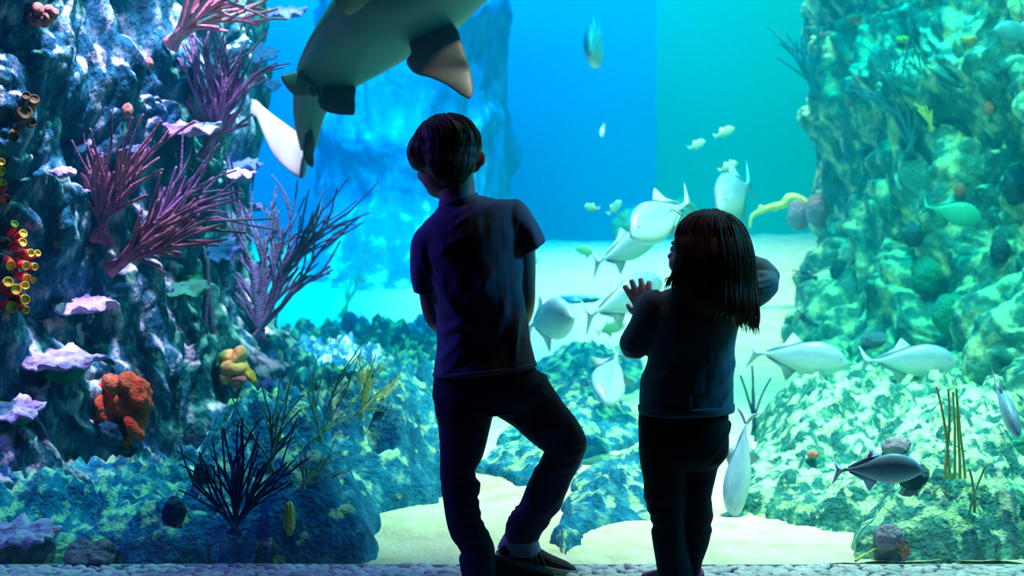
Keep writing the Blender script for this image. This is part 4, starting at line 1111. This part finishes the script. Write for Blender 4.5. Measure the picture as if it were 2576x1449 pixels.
# sock, shoes
v, f = sil([((1275, 1335), (1350, 1340), YB+.14, .034), ((1263, 1352), (1354, 1358), YB+.145, .034), ((1252, 1376), (1362, 1384), YB+.15, .033), ((1258, 1392), (1362, 1400), YB+.15, .030)]); mesh_obj('sock', v, f, M_sock, boy)
shoe(P(1250, 1404, YB+.145), P(1446, 1447, YB+.17), .034, boy, M_shoe, M_sole, M_stripe, .95)
sh = P(1176, 1483, YB); st_ = P(1392, 1478, YB+.02)
shoe((sh.x, YB+.02, 0.0), (st_.x+.004, YB+.085, 0.0), .038, boy, M_shoe, M_sole, M_stripe, 1.15)

# ---------------- girl
YG = 3.68
girl = empty('person', (P(1725, 1000, YG).x, YG, 0), 'small child with long hair in a teal sweater, one elbow raised, watching the fish', 'person')
hc = P(1775, 628, YG+.01)
MG = Matrix.Translation(hc) @ Matrix.Rotation(math.radians(52), 4, 'Z') @ Matrix.Rotation(math.radians(8), 4, 'X') @ Matrix.Scale(0.97, 4)
b = MB(); head_pieces(b, MG)
b.add(*limb([(1778, 680, YG, 44), (1778, 715, YG, 42), (1775, 750, YG, 52)]))
b.add(*sil([((1680, 745), (1850, 745), YG, .05), ((1650, 790), (1845, 790), YG, .065), ((1645, 860), (1835, 860), YG, .070), ((1640, 950), (1828, 950), YG, .075), ((1630, 1050), (1815, 1050), YG, .078), ((1628, 1110), (1812, 1110), YG, .075)]))
b.add(*limb([(1655, 775, YG, 28), (1628, 815, YG, 26), (1595, 866, YG+.02, 24), (1596, 855, YG+.06, 23), (1616, 828, YG+.11, 19), (1628, 806, YG+.14, 16)]))
b.add(*limb([(1850, 760, YG, 28), (1900, 738, YG+.01, 25), (1938, 706, YG+.03, 22), (1915, 680, YG+.06, 20), (1870, 655, YG+.10, 17), (1845, 648, YG+.12, 15)]))
hand(b, P(1629, 800, YG+.14), (-.30, .10, 1), (.25, 1, 0), 1.35, (.04, .06, .10, .14), 1.0, 1, 1.25)
hand(b, P(1845, 648, YG+.125), (-1, .2, .1), (-.1, -1, .1), .6, s=.8, side=-1)
b.add(*limb([(1668, 1080, YG, 48), (1672, 1200, YG-.01, 38), (1680, 1300, YG-.01, 30), (1692, 1420, YG-.01, 24), (1698, 1462, YG-.01, 25)]))
b.add(*limb([(1770, 1080, YG, 48), (1760, 1200, YG+.02, 36), (1750, 1300, YG+.02, 30), (1742, 1420, YG+.02, 22), (1740, 1462, YG+.02, 23)]))
me = remesh(b, 0.003, 2); link_mesh('body', me, M_skin, girl); eyes(MG, girl)
# hair
b = MB()
YH = YG-.02
b.add(*sil([((1770, 527), (1800, 526), YH, .02), ((1738, 538), (1835, 540), YH, .070), ((1714, 560), (1862, 564), YH, .094), ((1702, 592), (1880, 600), YH, .104), ((1703, 640), (1889, 648), YH-.01, .100), ((1700, 690), (1893, 706), YH-.015, .090), ((1706, 735), (1893, 760), YH-.03, .070),
            ((1735, 775), (1892, 790), YH-.04, .050), ((1790, 800), (1889, 812), YH-.04, .028)], 40, 4))
me = remesh(b, 0.004, 2); A = co(me); n = nor(me)
az = np.arctan2(A[:, 0]-hc.x, A[:, 1]-YH); A += n*(0.0028*fbm(np.c_[az*13, A[:, 2]*5, az*0], 3, 3)+0.0012*np.sin(az*70+5*fbm(A*12, 2, 5)))[:, None]; setco(me, A)
link_mesh('hair', me, M_hairg, girl)
b = MB(); R_ = random.Random(9)
outl = [((1770, 524), (1800, 524)), ((1738, 536), (1836, 538)), ((1713, 559), (1864, 562)), ((1700, 592), (1882, 598)), ((1700, 640), (1891, 646)), ((1694, 690), (1896, 706)), ((1690, 735), (1896, 765)), ((1700, 780), (1895, 800)), ((1740, 815), (1893, 826))]
dep = [.03, .075, .098, .107, .106, .098, .082, .066, .05]
for k in range(430):
    a = R_.uniform(0, 2*math.pi); end = R_.choice((6, 7, 7, 8, 8)); start = R_.choice((1, 2, 3, 4)); pts = []
    if math.cos(a) < -0.3 and math.sin(a) > 0: continue    # open where the face is
    if math.cos(a) < 0.1: end = min(end, 6)
    wob = R_.uniform(-.06, .06); sc_ = R_.uniform(1.0, 1.035)
    for j in range(start, end+1):
        (l, r) = outl[j]; pl_, pr_ = P(*l, YH), P(*r, YH); c_ = (pl_+pr_)/2
        aa = a+wob*(j-start)*0.3
        fl = sc_+(0.03*R_.random() if j >= end-1 else 0)
        pts.append(c_+(pr_-pl_)/2*math.cos(aa)*fl+Vector((0, -.035*(j > 5)-.02*(j > 3), 0))+Vector((0, dep[j]*math.sin(aa)*fl, 0)))
    pts[-1] = pts[-1]+Vector((R_.uniform(-.004, .006), 0, R_.uniform(-.012, .004)))
    lock(b, pts, R_.uniform(.0010, .0024))
for k in range(34):   # wisps in front of the cheek and over the shoulder
    t = R_.random(); x0 = 1712+20*t; x1 = 1670+34*R_.random(); y1 = 712+22*R_.random(); Yo = YH+R_.uniform(-.06, .03)
    lock(b, [P(x0, 600, Yo-.03), P(x0-9, 650, Yo-.04), P((x0+x1)/2-4, 690, Yo-.04), P(x1+3, y1-12, Yo-.04), P(x1, y1, Yo-.04)], R_.uniform(.0010, .0020))
for k in range(46):
    x1 = R_.uniform(1806, 1893); y0 = 760+(x1-1806)*.15; Yo = YH-.03+R_.uniform(-.03, .03)
    lock(b, [P(x1+R_.uniform(-6, 2), y0, Yo), P(x1, y0+30, Yo), P(x1+R_.uniform(-5, 5), min(829, 806+(x1-1806)*.28+R_.uniform(-6, 6)), Yo)], R_.uniform(.0012, .0024))
for k in range(6):    # flyaway hairs on the crown
    a = R_.uniform(-.5, .2); lock(b, [P(1740+60*a, 545, YH), P(1715+70*a, 528, YH), P(1700+70*a, 545-8*k % 5, YH)], .0005)
b.build('hair_strands', M_hairg, girl)
# sweater
b = MB()
b.add(*sil([((1740, 702), (1818, 702), YG, .045), ((1700, 722), (1850, 726), YG, .056), ((1660, 738), (1866, 744), YG, .066), ((1640, 765), (1872, 775), YG, .076), ((1632, 810), (1860, 812), YG, .084), ((1632, 865), (1850, 862), YG, .086), ((1629, 911), (1846, 911), YG, .088),
            ((1614, 955), (1843, 955), YG, .092), ((1608, 1003), (1844, 994), YG, .096), ((1609, 1030), (1845, 1022), YG, .099)], 40, 4, 2.3))
b.add(*sil([((1655, 728), (1700, 800), YG, .050), ((1625, 732), (1680, 815), YG, .050), ((1604, 756), (1665, 830), YG, .048), ((1592, 792), (1648, 842), YG, .046), ((1573, 830), (1636, 866), YG+.01, .045), ((1558, 862), (1628, 888), YG+.02, .044), ((1570, 895), (1612, 901), YG+.03, .036)]))
b.add(*limb([(1594, 870, YG+.03, 36), (1596, 855, YG+.07, 32), (1614, 832, YG+.11, 24), (1624, 814, YG+.13, 21)]))
b.add(*limb([(1835, 770, YG, 36), (1865, 752, YG, 38), (1900, 735, YG+.01, 38), (1930, 712, YG+.03, 33), (1932, 702, YG+.05, 31), (1912, 676, YG+.07, 28), (1880, 660, YG+.10, 23), (1862, 655, YG+.115, 20)]))
me = remesh(b, 0.004, 2)
it = [(1905, 668, 1895, 700, YG, .006, .006), (1950, 700, 1892, 712, YG, .006, .006), (1950, 708, 1893, 728, YG, .006, .006), (1945, 722, 1893, 742, YG, .006, .006), (1935, 690, 1900, 690, YG, .006, .006),
      (1650, 760, 1668, 810, YG, .010, .005), (1850, 900, 1800, 960, YG, .010, .006), (1835, 940, 1720, 1000, YG, .012, .007), (1840, 960, 1800, 1010, YG, .008, .006), (1722, 980, 1722, 1030, YG, .008, .005), (1612, 960, 1700, 920, YG, .012, .005), (1565, 850, 1600, 880, YG, .007, .003), (1560, 870, 1600, 893, YG, .006, .003), (1572, 835, 1625, 860, YG, .008, .003)]
folds(me, it, .002, 14); link_mesh('sweater', me, M_sweat, girl)
v, f = sil([((1607, 1020), (1844, 1012), YG, .0995), ((1605, 1024), (1847, 1016), YG, .1025), ((1606, 1036), (1847, 1029), YG, .1025), ((1609, 1040), (1845, 1033), YG, .0995)], 40, 2, 2.3); mesh_obj('hem', v, f, M_sweat, girl)
# trousers
b = MB()
b.add(*sil([((1614, 1000), (1826, 1000), YG, .088), ((1608, 1035), (1830, 1030), YG, .092), ((1605, 1062), (1832, 1058), YG, .096), ((1607, 1122), (1832, 1118), YG, .096), ((1611, 1150), (1824, 1148), YG, .090), ((1640, 1178), (1790, 1176), YG, .07)], 36, 3, 2.4))
b.add(*sil([((1606, 1110), (1728, 1110), YG, .085), ((1611, 1163), (1728, 1163), YG-.005, .076), ((1620, 1210), (1728, 1210), YG-.01, .068), ((1621, 1247), (1727, 1247), YG-.01, .062), ((1628, 1277), (1725, 1277), YG-.01, .058), ((1639, 1306), (1723, 1306), YG-.01, .054), ((1643, 1328), (1724, 1328), YG-.01, .052), ((1638, 1336), (1725, 1336), YG-.01, .054), ((1641, 1362), (1728, 1362), YG-.01, .054), ((1648, 1405), (1735, 1405), YG-.01, .052), ((1656, 1449), (1742, 1449), YG-.01, .050), ((1660, 1466), (1744, 1466), YG-.01, .048)]))
b.add(*sil([((1712, 1110), (1833, 1105), YG+.01, .085), ((1714, 1150), (1824, 1150), YG+.02, .076), ((1714, 1178), (1806, 1172), YG+.02, .068), ((1712, 1216), (1797, 1214), YG+.02, .062), ((1712, 1247), (1789, 1247), YG+.02, .058), ((1712, 1281), (1792, 1281), YG+.02, .056), ((1712, 1300), (1793, 1300), YG+.02, .056), ((1714, 1318), (1787, 1318), YG+.02, .054), ((1716, 1335), (1789, 1332), YG+.02, .054), ((1722, 1375), (1778, 1375), YG+.02, .048), ((1728, 1412), (1765, 1412), YG+.02, .044), ((1728, 1449), (1757, 1449), YG+.02, .042), ((1728, 1466), (1754, 1466), YG+.02, .042)]))
b.add(*limb([(1826, 1090, YG+.02, 9), (1831, 1070, YG+.02, 8), (1834, 1058, YG+.02, 4)], 10))
me = remesh(b, 0.004, 2)
it = [(1608, y, 1700, y-14, YG, .007, .004) for y in (1250, 1285, 1310)]+[(1720, y, 1795, y+6, YG, .007, .004) for y in (1235, 1262, 1292, 1330)]+[(1830, 1120, 1780, 1165, YG, .010, .005), (1830, 1080, 1760, 1150, YG, .008, .004)]
folds(me, it, .002, 18); link_mesh('trousers', me, M_pants, girl)
ha = P(1700, 1479, YG)
shoe((ha.x, YG-.03, 0), (P(1634, 1470, YG).x, YG+.085, 0), .032, girl, M_pink, M_pinkd, None, .82)
ha = P(1738, 1479, YG)
shoe((ha.x, YG-.02, 0), (ha.x+.02, YG+.13, 0), .031, girl, M_pink, M_pinkd, None, .82)
